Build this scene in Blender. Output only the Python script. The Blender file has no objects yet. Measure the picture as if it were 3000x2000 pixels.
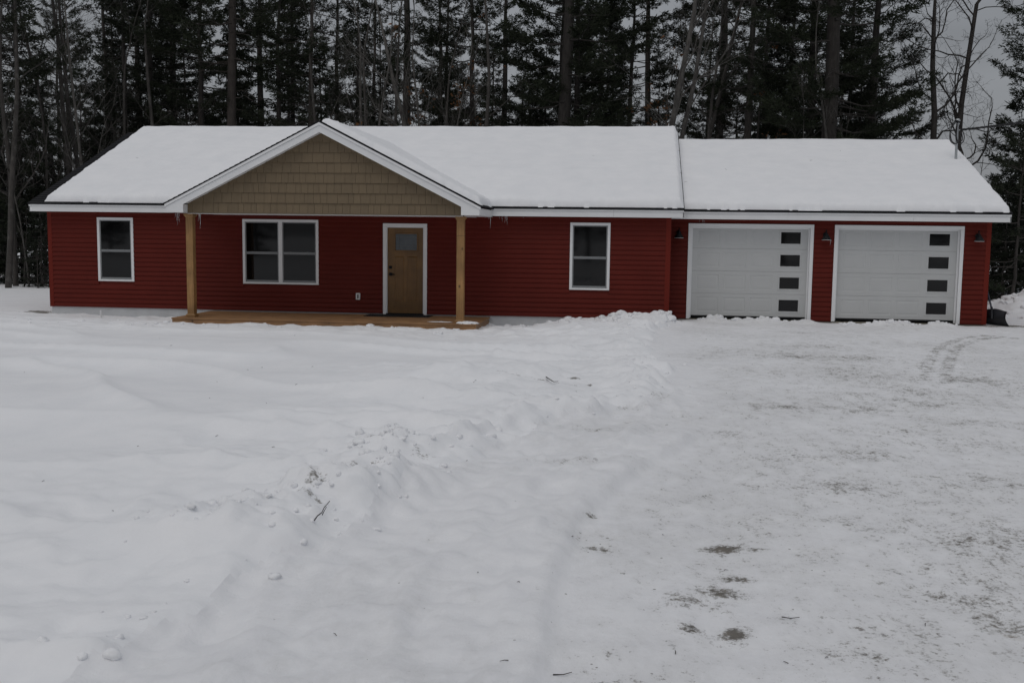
import bpy, bmesh, math, random
import numpy as np
from mathutils import Matrix, Vector

random.seed(7)
RNG = np.random.default_rng(11)
scn = bpy.context.scene
COL = scn.collection

# ------------------------------------------------------------------ camera
F_PX, PITCH, YAW, ROLL = 3026.89, .1024, .1174, .0125
CAM = np.array([14.4666, -24.235, 1.8734])
FW = np.array([-math.sin(YAW)*math.cos(PITCH), math.cos(YAW)*math.cos(PITCH), -math.sin(PITCH)])
_rt = np.array([math.cos(YAW), math.sin(YAW), 0.0])
_up = np.cross(_rt, FW)
RT = _rt*math.cos(ROLL) + _up*math.sin(ROLL)
UP = -_rt*math.sin(ROLL) + _up*math.cos(ROLL)
cam = bpy.data.cameras.new('camera')
cam_o = bpy.data.objects.new('camera', cam)
COL.objects.link(cam_o)
cam.sensor_width = 36.0
cam.lens = F_PX/3000*36.0
cam.clip_start = .1
cam.clip_end = 3000
cam_o.matrix_world = Matrix(((RT[0], UP[0], -FW[0], CAM[0]), (RT[1], UP[1], -FW[1], CAM[1]),
                             (RT[2], UP[2], -FW[2], CAM[2]), (0, 0, 0, 1)))
scn.camera = cam_o


def unproj(u, v, axis, val):
    """photo pixel -> the point of that sight line on a given plane (wall, ground, tree row)"""
    d = FW + RT*(u-1500)/F_PX + UP*(1000-v)/F_PX
    return CAM + d*((val-CAM[axis])/d[axis])


# ------------------------------------------------------------------ sky and sun
SUN_EL, SUN_AZ = 62.0, 200.0        # hidden behind the overcast, high, from behind the camera
w = bpy.data.worlds.new('World')
scn.world = w
w.use_nodes = True
nt = w.node_tree
nt.nodes.clear()
out = nt.nodes.new('ShaderNodeOutputWorld')
bg = nt.nodes.new('ShaderNodeBackground')
tc = nt.nodes.new('ShaderNodeTexCoord')
sep = nt.nodes.new('ShaderNodeSeparateXYZ')
nt.links.new(tc.outputs['Generated'], sep.inputs[0])
# even overcast: brightness (1 + 2 sin(elevation)) / 3
mr = nt.nodes.new('ShaderNodeMapRange')
mr.inputs['From Min'].default_value = 0
mr.inputs['From Max'].default_value = 1
mr.inputs['To Min'].default_value = 1.0
mr.inputs['To Max'].default_value = 1.9
nt.links.new(sep.outputs['Z'], mr.inputs['Value'])
mp = nt.nodes.new('ShaderNodeMapping')
mp.inputs['Scale'].default_value = (1.6, 1.6, 7)
nt.links.new(tc.outputs['Generated'], mp.inputs[0])
nz = nt.nodes.new('ShaderNodeTexNoise')
nz.inputs['Scale'].default_value = 2.2
nz.inputs['Detail'].default_value = 5
nt.links.new(mp.outputs[0], nz.inputs['Vector'])
mr2 = nt.nodes.new('ShaderNodeMapRange')
mr2.inputs['From Min'].default_value = .3
mr2.inputs['From Max'].default_value = .7
mr2.inputs['To Min'].default_value = .86
mr2.inputs['To Max'].default_value = 1.12
nt.links.new(nz.outputs[0], mr2.inputs['Value'])
mul = nt.nodes.new('ShaderNodeMath')
mul.operation = 'MULTIPLY'
nt.links.new(mr.outputs[0], mul.inputs[0])
nt.links.new(mr2.outputs[0], mul.inputs[1])
sky = nt.nodes.new('ShaderNodeTexSky')
sky.sky_type = 'NISHITA'
sky.sun_disc = False
sky.sun_elevation = math.radians(SUN_EL)
sky.sun_rotation = math.radians(SUN_AZ)
sky.dust_density = 6
bw = nt.nodes.new('ShaderNodeMix')
bw.data_type = 'RGBA'
bw.blend_type = 'MIX'
bw.inputs[0].default_value = .035       # a trace of the blue sky above the cloud
bw.inputs[6].default_value = (.93, .965, 1.02, 1)
nt.links.new(sky.outputs[0], bw.inputs[7])
vm = nt.nodes.new('ShaderNodeVectorMath')
vm.operation = 'SCALE'
nt.links.new(bw.outputs[2], vm.inputs[0])
nt.links.new(mul.outputs[0], vm.inputs['Scale'])
nt.links.new(vm.outputs[0], bg.inputs['Color'])
bg.inputs['Strength'].default_value = .227
nt.links.new(bg.outputs[0], out.inputs[0])

sd = bpy.data.lights.new('sun', 'SUN')
sd.energy = .42
sd.angle = math.radians(50)
sd.color = (1, .98, .95)
so = bpy.data.objects.new('sun', sd)
COL.objects.link(so)
az = math.radians(SUN_AZ)
dirv = Vector((math.sin(az)*math.cos(math.radians(SUN_EL)), math.cos(az)*math.cos(math.radians(SUN_EL)), math.sin(math.radians(SUN_EL))))
so.rotation_euler = dirv.to_track_quat('Z', 'Y').to_euler()

vs = scn.view_settings
vs.view_transform = 'Standard'
vs.look = 'None'
vs.gamma = 1
vs.exposure = 0
vs.use_curve_mapping = False


# ------------------------------------------------------------------ materials
def new_mat(name):
    m = bpy.data.materials.new(name)
    m.use_nodes = True
    return m, m.node_tree, m.node_tree.nodes['Principled BSDF']


def node(nt, kind, **kw):
    n = nt.nodes.new(kind)
    for k, v in kw.items():
        setattr(n, k, v)
    return n


def coords(nt, scale=(1, 1, 1), attr='Object'):
    t = node(nt, 'ShaderNodeTexCoord')
    m = node(nt, 'ShaderNodeMapping')
    m.inputs['Scale'].default_value = scale
    nt.links.new(t.outputs[attr], m.inputs[0])
    return m.outputs[0]


def geo_coords(nt, scale=(1, 1, 1)):
    t = node(nt, 'ShaderNodeNewGeometry')
    m = node(nt, 'ShaderNodeMapping')
    m.inputs['Scale'].default_value = scale
    nt.links.new(t.outputs['Position'], m.inputs[0])
    return m.outputs[0]


def noise(nt, vec, scale, detail=4, rough=.55):
    n = node(nt, 'ShaderNodeTexNoise')
    n.inputs['Scale'].default_value = scale
    n.inputs['Detail'].default_value = detail
    n.inputs['Roughness'].default_value = rough
    nt.links.new(vec, n.inputs['Vector'])
    return n.outputs[0]


def ramp(nt, val, a, b, ca, cb):
    r = node(nt, 'ShaderNodeValToRGB')
    r.color_ramp.elements[0].position = a
    r.color_ramp.elements[1].position = b
    r.color_ramp.elements[0].color = (*ca, 1) if len(ca) == 3 else ca
    r.color_ramp.elements[1].color = (*cb, 1) if len(cb) == 3 else cb
    nt.links.new(val, r.inputs[0])
    return r.outputs[0]


def mixc(nt, fac, a, b, blend='MIX'):
    m = node(nt, 'ShaderNodeMix', data_type='RGBA', blend_type=blend)
    for i, v in ((0, fac), (6, a), (7, b)):
        if hasattr(v, 'links'):
            nt.links.new(v, m.inputs[i])
        elif i == 0:
            m.inputs[0].default_value = v
        else:
            m.inputs[i].default_value = (*v, 1)
    return m.outputs[2]


def math_n(nt, op, a, b=None, clamp=False):
    m = node(nt, 'ShaderNodeMath', operation=op, use_clamp=clamp)
    for i, v in ((0, a), (1, b)):
        if v is None:
            continue
        if hasattr(v, 'links'):
            nt.links.new(v, m.inputs[i])
        else:
            m.inputs[i].default_value = v
    return m.outputs[0]


def bump(nt, bsdf, h, strength=.3, dist=.02):
    b = node(nt, 'ShaderNodeBump')
    b.inputs['Strength'].default_value = strength
    b.inputs['Distance'].default_value = dist
    nt.links.new(h, b.inputs['Height'])
    nt.links.new(b.outputs[0], bsdf.inputs['Normal'])


def simple(name, col, rough=.5, var=.12, nscale=6, metallic=0, spec=.5, bumps=0, stretch=(1, 1, 1)):
    m, nt, b = new_mat(name)
    v = geo_coords(nt, stretch)
    n = noise(nt, v, nscale)
    c = ramp(nt, n, .3, .7, tuple(x*(1-var) for x in col), tuple(min(1, x*(1+var)) for x in col))
    nt.links.new(c, b.inputs['Base Color'])
    b.inputs['Roughness'].default_value = rough
    b.inputs['Metallic'].default_value = metallic
    b.inputs['Specular IOR Level'].default_value = spec
    if bumps:
        bump(nt, b, n, bumps, .01)
    return m


M = {}
M['red'] = simple('red_vinyl', (.112, .0155, .0105), .5, .08, 1.3, spec=.12)
M['red_corner'] = simple('red_vinyl_corner', (.145, .0185, .0115), .5, .06, 1.3, spec=.12)
M['white'] = simple('white_trim', (.78, .785, .79), .4, .03, 2.0, spec=.4)
M['door_white'] = simple('garage_door_paint', (.53, .538, .535), .5, .03, 1.5, spec=.2)
M['tan_trim'] = simple('tan_trim', (.15, .115, .078), .6, .05, 3)
M['soffit'] = simple('white_soffit', (.72, .725, .73), .5, .03, 3)
M['concrete'] = simple('foundation_paint', (.52, .53, .54), .8, .08, 3, bumps=.1)
M['slab'] = simple('garage_slab', (.20, .185, .15), .85, .2, 8, bumps=.2)
M['shingle_roof'] = simple('asphalt_shingle', (.022, .022, .024), .95, .35, 30, bumps=.5, spec=.1)
M['black'] = simple('black_metal', (.007, .008, .010), .6, .15, 8, spec=.2)
M['rubber'] = simple('black_rubber', (.012, .012, .013), .8, .3, 40, bumps=.4)
M['inner_white'] = simple('lamp_white_enamel', (.8, .8, .8), .3, .02, 3)
M['sash'] = simple('grey_sash', (.22, .23, .235), .45, .05, 3)
M['plastic_white'] = simple('white_plastic', (.7, .7, .7), .4, .03, 5)
M['grey_plastic'] = simple('grey_plastic', (.12, .12, .12), .5, .05, 5)
M['galv'] = simple('galvanised_pipe', (.38, .40, .41), .45, .12, 9, metallic=.5)
M['cable'] = simple('black_cable', (.015, .015, .016), .5, .2, 12)
M['shovel'] = simple('shovel_plastic', (.012, .013, .017), .5, .2, 10)
M['shovel_blue'] = simple('shovel_handle', (.02, .025, .045), .45, .1, 10)

# glass over dark rooms
m, nt, b = new_mat('dark_window_glass')
v = geo_coords(nt)
c = ramp(nt, noise(nt, v, 1.7, 3), .35, .7, (.0015, .0015, .0017), (.004, .0042, .0046))
nt.links.new(c, b.inputs['Base Color'])
b.inputs['Roughness'].default_value = .04
b.inputs['IOR'].default_value = 1.42
bump(nt, b, noise(nt, v, 1.1, 1), .02, .05)
M['glass'] = m
m, nt, b = new_mat('frosted_door_glass')
v = geo_coords(nt)
c = ramp(nt, noise(nt, v, 9, 2), .3, .7, (.07, .08, .09), (.10, .115, .125))
nt.links.new(c, b.inputs['Base Color'])
b.inputs['Roughness'].default_value = .12
M['door_glass'] = m

# ice
m, nt, b = new_mat('clear_ice')
b.inputs['Base Color'].default_value = (.85, .9, .92, 1)
b.inputs['Roughness'].default_value = .12
b.inputs['IOR'].default_value = 1.31
b.inputs['Transmission Weight'].default_value = .75
M['ice'] = m


def wood(name, ca, cb, stretch, rough=.6, knots=True):
    m, nt, b = new_mat(name)
    v = geo_coords(nt, stretch)
    g = noise(nt, v, 6, 6, .65)
    c = ramp(nt, g, .3, .7, ca, cb)
    v2 = geo_coords(nt)
    big = ramp(nt, noise(nt, v2, 2.3, 3), .35, .7, (.72, .70, .68), (1.12, 1.1, 1.06))
    c = mixc(nt, 1, c, big, 'MULTIPLY')
    if knots:
        vo = node(nt, 'ShaderNodeTexVoronoi')
        vo.inputs['Scale'].default_value = 3.2
        nt.links.new(geo_coords(nt, (1.3, 1.3, .9)), vo.inputs['Vector'])
        k = ramp(nt, vo.outputs['Distance'], .05, .14, (1, 1, 1), (0, 0, 0))
        c = mixc(nt, k, c, tuple(x*.35 for x in ca))
    nt.links.new(c, b.inputs['Base Color'])
    b.inputs['Roughness'].default_value = rough
    bump(nt, b, g, .25, .004)
    return m


M['cedar_post'] = wood('cedar_post', (.27, .145, .05), (.42, .24, .095), (9, 9, .6))
M['deck_wood'] = wood('deck_wood', (.25, .135, .06), (.37, .21, .10), (.5, 9, 9))
M['door_wood'] = wood('door_wood', (.150, .074, .018), (.205, .106, .028), (10, 10, .5), .45, knots=False)

# vinyl shakes, each a slightly different tan
m, nt, b = new_mat('tan_shake')
oi = node(nt, 'ShaderNodeObjectInfo')
g = noise(nt, geo_coords(nt, (60, 1, 1.2)), 1.0, 5, .7)
c = ramp(nt, g, .3, .72, (.136, .099, .056), (.178, .129, .074))
rv = ramp(nt, oi.outputs['Random'], 0, 1, (.93, .93, .93), (1.06, 1.06, 1.06))
c = mixc(nt, 1, c, rv, 'MULTIPLY')
nt.links.new(c, b.inputs['Base Color'])
b.inputs['Roughness'].default_value = .6
bump(nt, b, g, .5, .004)
M['shake'] = m


def snow_mat(name, fine=.35):
    m, nt, b = new_mat(name)
    v = geo_coords(nt)
    n1 = noise(nt, v, 2.0, 3)
    n2 = noise(nt, v, 38, 5, .6)
    c = ramp(nt, n1, .3, .7, (.83, .84, .86), (.88, .885, .90))
    at = node(nt, 'ShaderNodeAttribute', attribute_name='dirt')
    # specks and crumbs of soil in broken snow, streaky
    sp = noise(nt, v, 17, 6, .75)
    k = math_n(nt, 'SUBTRACT', math_n(nt, 'ADD', sp, math_n(nt, 'MULTIPLY', at.outputs['Fac'], .42)), .78)
    k = math_n(nt, 'MULTIPLY', k, 7.0, True)
    k = math_n(nt, 'MULTIPLY', k, .85)
    c = mixc(nt, k, c, (.11, .095, .07))
    nt.links.new(c, b.inputs['Base Color'])
    b.inputs['Roughness'].default_value = .65
    b.inputs['Specular IOR Level'].default_value = .25
    h = math_n(nt, 'ADD', math_n(nt, 'MULTIPLY', n2, .35), noise(nt, v, 9, 4))
    bump(nt, b, h, fine, .02)
    return m


M['snow'] = snow_mat('snow', .32)
M['roof_snow'] = snow_mat('roof_snow', .10)

m, nt, b = new_mat('packed_driveway_snow')
v = geo_coords(nt)
big = noise(nt, v, .55, 4, .6)
mid = noise(nt, v, 3.1, 5, .65)
mid2 = noise(nt, geo_coords(nt, (1.2, .75, 1)), 6.7, 5, .7)
fin = noise(nt, v, 30, 7, .8)
at = node(nt, 'ShaderNodeAttribute', attribute_name='dirt')
d = at.outputs['Fac']
wn = node(nt, 'ShaderNodeAttribute', attribute_name='worn').outputs['Fac']
base = ramp(nt, mid, .32, .7, (.82, .825, .845), (.88, .885, .90))
# grey glazed patches
ice = math_n(nt, 'ADD', math_n(nt, 'MULTIPLY', big, .8), math_n(nt, 'MULTIPLY', mid2, .8))
ice = math_n(nt, 'ADD', ice, math_n(nt, 'MULTIPLY', d, .30))
ice = math_n(nt, 'ADD', ice, math_n(nt, 'MULTIPLY', wn, .16))
icem = math_n(nt, 'MULTIPLY', math_n(nt, 'MULTIPLY', math_n(nt, 'SUBTRACT', ice, .84), 1.9, True), .42)
c = mixc(nt, icem, base, (.42, .415, .395))
# soil and grit worn through: streaks, crumbs
k = math_n(nt, 'ADD', math_n(nt, 'MULTIPLY', fin, .95), math_n(nt, 'MULTIPLY', mid2, .48))
k = math_n(nt, 'ADD', k, math_n(nt, 'MULTIPLY', big, .14))
k = math_n(nt, 'ADD', k, math_n(nt, 'MULTIPLY', d, .29))
k = math_n(nt, 'ADD', k, math_n(nt, 'MULTIPLY', wn, .10))
km = math_n(nt, 'MULTIPLY', math_n(nt, 'SUBTRACT', k, 1.0), 7.5, True)
soil = ramp(nt, noise(nt, v, 11, 3), .3, .7, (.060, .052, .040), (.15, .128, .095))
c = mixc(nt, math_n(nt, 'MULTIPLY', km, .9), c, soil)
# scattered grit grains
vo = node(nt, 'ShaderNodeTexVoronoi')
vo.inputs['Scale'].default_value = 9.0
nt.links.new(v, vo.inputs['Vector'])
gr = math_n(nt, 'LESS_THAN', vo.outputs['Distance'], math_n(nt, 'MULTIPLY', math_n(nt, 'SUBTRACT', math_n(nt, 'ADD', mid, math_n(nt, 'MULTIPLY', wn, .12)), .52), .42))
c = mixc(nt, math_n(nt, 'MULTIPLY', gr, .7), c, (.10, .088, .07))
# tan sand streaks
sd_ = noise(nt, geo_coords(nt, (.6, 1.4, 1)), 1.15, 6, .7)
sm = ramp(nt, sd_, .66, .74, (0, 0, 0), (.34, .34, .34))
c = mixc(nt, math_n(nt, 'MULTIPLY', sm, wn), c, (.42, .33, .23))
nt.links.new(c, b.inputs['Base Color'])
b.inputs['Roughness'].default_value = .6
b.inputs['Specular IOR Level'].default_value = .25
bump(nt, b, math_n(nt, 'ADD', fin, math_n(nt, 'MULTIPLY', mid2, 1.6)), .34, .02)
M['driveway'] = m


def bark(name, ca, cb, patch=None):
    m, nt, b = new_mat(name)
    v = geo_coords(nt, (1, 1, .25))
    g = noise(nt, v, 14, 5, .65)
    c = ramp(nt, g, .32, .68, ca, cb)
    if patch:
        p = ramp(nt, noise(nt, geo_coords(nt, (1, 1, .7)), 3.5, 4, .6), .55, .62, (0, 0, 0), (.7, .7, .7))
        c = mixc(nt, p, c, patch)
    nt.links.new(c, b.inputs['Base Color'])
    b.inputs['Roughness'].default_value = .9
    bump(nt, b, g, .6, .02)
    return m


M['pine_bark'] = bark('pine_bark', (.026, .023, .021), (.060, .053, .047))
M['red_bark'] = bark('red_pine_bark', (.036, .030, .026), (.075, .063, .055))
M['grey_bark'] = bark('grey_bark', (.032, .029, .026), (.070, .063, .057), (.10, .096, .088))
M['dark_bark'] = bark('dark_bark', (.03, .027, .025), (.075, .066, .06))
M['birch_bark'] = bark('pale_bark', (.055, .051, .047), (.125, .117, .107), (.035, .031, .029))


def leafmat(name, ca, cb):
    m, nt, b = new_mat(name)
    v = geo_coords(nt)
    n = noise(nt, v, 1.6, 3)
    nt.links.new(ramp(nt, n, .3, .7, ca, cb), b.inputs['Base Color'])
    b.inputs['Roughness'].default_value = .7
    b.inputs['Specular IOR Level'].default_value = .2
    return m


M['needle'] = leafmat('pine_needle', (.017, .022, .013), (.030, .038, .021))
M['needle2'] = leafmat('spruce_needle', (.012, .016, .011), (.022, .028, .017))
M['dead_leaf'] = leafmat('dead_oak_leaf', (.085, .040, .018), (.15, .072, .03))


# ------------------------------------------------------------------ helpers: meshes and objects
def mesh_np(name, V, Fs, smooth=False):
    """V (n,3); Fs list of (m,k) index arrays"""
    me = bpy.data.meshes.new(name)
    V = np.asarray(V, np.float32)
    Fs = [np.asarray(f, np.int32) for f in Fs if len(f)]
    me.vertices.add(len(V))
    me.vertices.foreach_set('co', V.ravel())
    loops = np.concatenate([f.ravel() for f in Fs])
    tot = np.concatenate([np.full(len(f), f.shape[1], np.int32) for f in Fs])
    start = np.concatenate([[0], np.cumsum(tot)[:-1]]).astype(np.int32)
    me.loops.add(len(loops))
    me.loops.foreach_set('vertex_index', loops)
    me.polygons.add(len(tot))
    me.polygons.foreach_set('loop_start', start)
    me.polygons.foreach_set('loop_total', tot)
    if smooth:
        me.polygons.foreach_set('use_smooth', np.ones(len(tot), bool))
    me.update(calc_edges=True)
    me.validate()
    return me


class MB:
    """collects boxes, prisms, tubes, lathes in world coordinates"""
    def __init__(s):
        s.v = []
        s.f = []

    def add(s, vs, fs):
        o = len(s.v)
        s.v += [tuple(p) for p in vs]
        s.f += [tuple(i+o for i in f) for f in fs]
        return s

    def box(s, x0, x1, y0, y1, z0, z1):
        return s.add([(x0, y0, z0), (x1, y0, z0), (x1, y1, z0), (x0, y1, z0), (x0, y0, z1), (x1, y0, z1), (x1, y1, z1), (x0, y1, z1)],
                     [(0, 3, 2, 1), (4, 5, 6, 7), (0, 1, 5, 4), (1, 2, 6, 5), (2, 3, 7, 6), (3, 0, 4, 7)])

    def prism_y(s, poly, y0, y1):
        """polygon in (x,z), counter-clockwise seen from -y, extruded from y0 (front) to y1"""
        n = len(poly)
        vs = [(x, y0, z) for x, z in poly] + [(x, y1, z) for x, z in poly]
        fs = [tuple(range(n)), tuple(range(2*n-1, n-1, -1))]
        fs += [(i, i+n, (i+1) % n+n, (i+1) % n) for i in range(n)]
        return s.add(vs, fs)

    def prism_x(s, poly, x0, x1):
        """polygon in (y,z), extruded along x"""
        n = len(poly)
        vs = [(x0, y, z) for y, z in poly] + [(x1, y, z) for y, z in poly]
        fs = [tuple(range(n-1, -1, -1)), tuple(range(n, 2*n))]
        fs += [(i, (i+1) % n, (i+1) % n+n, i+n) for i in range(n)]
        return s.add(vs, fs)

    def tube(s, pts, rad, k=8, caps=True):
        V, Fq = tube_np(np.array(pts, float), np.array(rad, float) if hasattr(rad, '__len__') else np.full(len(pts), rad), k)
        o = len(s.v)
        s.v += [tuple(p) for p in V]
        s.f += [tuple(int(i)+o for i in f) for f in Fq]
        if caps:
            s.f.append(tuple(o+i for i in range(k-1, -1, -1)))
            s.f.append(tuple(o+len(V)-k+i for i in range(k)))
        return s

    def lathe(s, prof, c, k=20, axis='z'):
        """profile (r, h) revolved round an axis through c"""
        vs = []
        for r, h in prof:
            for i in range(k):
                a = 2*math.pi*i/k
                if axis == 'z':
                    vs.append((c[0]+r*math.cos(a), c[1]+r*math.sin(a), c[2]+h))
                else:
                    vs.append((c[0]+r*math.cos(a), c[1]+h, c[2]+r*math.sin(a)))
        fs = [(j*k+i, j*k+(i+1) % k, (j+1)*k+(i+1) % k, (j+1)*k+i) for j in range(len(prof)-1) for i in range(k)]
        return s.add(vs, fs)

    def build(s, name, mat, parent=None, smooth=False, bevel=0):
        me = bpy.data.meshes.new(name)
        me.from_pydata(s.v, [], s.f)
        me.update()
        if smooth:
            for p in me.polygons:
                p.use_smooth = True
        me.materials.append(M[mat] if isinstance(mat, str) else mat)
        return link(name, me, parent, bevel)


WORLD = {}


def link(name, me, parent=None, bevel=0):
    o = bpy.data.objects.new(name, me)
    COL.objects.link(o)
    if parent is not None:
        o.parent = parent
        if parent.type == 'EMPTY':
            o.location = -Vector(parent.location)
    if bevel:
        md = o.modifiers.new('bevel', 'BEVEL')
        md.width = bevel
        md.segments = 2
        md.limit_method = 'ANGLE'
    return o


def empty(name, loc, label=None, cat=None, group=None):
    o = bpy.data.objects.new(name, None)
    COL.objects.link(o)
    o.location = loc
    o.empty_display_size = .2
    tag(o, label, cat, group)
    return o


def tag(o, label=None, cat=None, group=None, kind=None):
    if label:
        o['label'] = label
    if cat:
        o['category'] = cat
    if group:
        o['group'] = group
    if kind:
        o['kind'] = kind
    return o


def tube_np(P, R, k):
    n = len(P)
    T = np.empty_like(P)
    T[1:-1] = P[2:]-P[:-2]
    T[0] = P[1]-P[0]
    T[-1] = P[-1]-P[-2]
    T /= np.linalg.norm(T, axis=1)[:, None]+1e-9
    ref = np.array([0., 0, 1]) if abs(T[0, 2]) < .8 else np.array([1., 0, 0])
    A = np.cross(T, ref)
    A /= np.linalg.norm(A, axis=1)[:, None]+1e-9
    B = np.cross(T, A)
    an = np.arange(k)*2*math.pi/k
    V = P[:, None, :]+R[:, None, None]*(A[:, None, :]*np.cos(an)[None, :, None]+B[:, None, :]*np.sin(an)[None, :, None])
    i = np.arange(k)
    j = (i+1) % k
    Fq = np.concatenate([np.stack([r*k+i, r*k+j, (r+1)*k+j, (r+1)*k+i], 1) for r in range(n-1)])
    return V.reshape(-1, 3), Fq[:, ::-1]


# vectorised gradient noise
_perm = np.random.default_rng(5).permutation(512)
_perm = np.concatenate([_perm, _perm, _perm])
_ga = np.random.default_rng(6).uniform(0, 2*math.pi, 512)


def pn(x, y):
    xi = np.floor(x).astype(int)
    yi = np.floor(y).astype(int)
    xf = x-xi
    yf = y-yi

    def g(a, b, dx, dy):
        h = _perm[_perm[a & 511]+(b & 511)] & 511
        an = _ga[h]
        return np.cos(an)*dx+np.sin(an)*dy
    u = xf*xf*xf*(xf*(xf*6-15)+10)
    v = yf*yf*yf*(yf*(yf*6-15)+10)
    a = g(xi, yi, xf, yf)
    b_ = g(xi+1, yi, xf-1, yf)
    c_ = g(xi, yi+1, xf, yf-1)
    d_ = g(xi+1, yi+1, xf-1, yf-1)
    return ((a+(b_-a)*u)+((c_+(d_-c_)*u)-(a+(b_-a)*u))*v)*1.4


def fbm(x, y, oct=4, gain=.5):
    s = 0
    a = 1
    for i in range(oct):
        s = s+a*pn(x*2**i+17.3*i, y*2**i-9.1*i)
        a *= gain
    return s


def sstep(a, b, x):
    t = np.clip((x-a)/(b-a), 0, 1)
    return t*t*(3-2*t)


# ------------------------------------------------------------------ ground: snow field and ploughed drive
EDGE = np.array([(15.25, 60), (15.25, 6), (15.3, .6), (15.2, -1.2), (14.85, -3), (14.75, -6), (15.05, -9.3), (14.9, -11.2), (14.62, -12.2), (14.15, -13.0), (13.75, -13.6),
                 (13.4, -14.5), (13.1, -15.3), (12.9, -16.2), (12.78, -17.0), (12.65, -18.0), (12.42, -19.0), (12.0, -20.5), (11.5, -23), (10.8, -28), (10, -70)])
LEDGE = np.array([(15.25, -13.6), (14.98, -14.6), (14.6, -15.6), (14.33, -16.4), (14.15, -17.4), (14.07, -18.4), (14.1, -20), (14.05, -24), (14.0, -70)])
BUMPS = [  # x, y, radius x, radius y, height
    (12.3, -10.6, 1.0, .8, .16), (13.3, -10.2, .9, .5, .09), (11.2, -9.7, 1.3, 1.0, .10), (12.7, -12.3, 1.0, .55, .11), (11.6, -12.6, 1.1, .7, .10),
    (12.4, -14.3, .8, .45, .10), (13.9, -9.0, .7, .6, .09), (12.15, -15.75, .45, .35, .15), (12.5, -15.55, .3, .25, .12), (12.28, -17.35, .42, .38, .17),
    (12.62, -16.7, .35, .4, .10), (11.9, -18.1, .5, .35, .12), (12.1, -16.7, .5, .3, .06), (14.55, -11.1, .35, .9, .10), (14.4, -9.6, .4, .7, .08),
    (13.5, -13.3, .5, .3, .09), (14.2, -5.5, .8, .9, .08), (13.2, -6.4, 1.2, .7, .07), (14.95, -1.0, .40, .35, .065), (15.35, -.5, .4, .3, .06),
    (14.2, -.7, .5, .3, .06), (12.6, -.9, .9, .3, .03), (16.3, .35, .28, .22, .09), (17.35, .3, .55, .2, .08), (20.35, .25, .45, .2, .08),
    (21.45, .2, .3, .2, .08), (18.4, .35, .3, .2, .05)]


def edge_x(tab, y):
    o = np.argsort(tab[:, 1])
    return np.interp(y, tab[o, 1], tab[o, 0])


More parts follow.
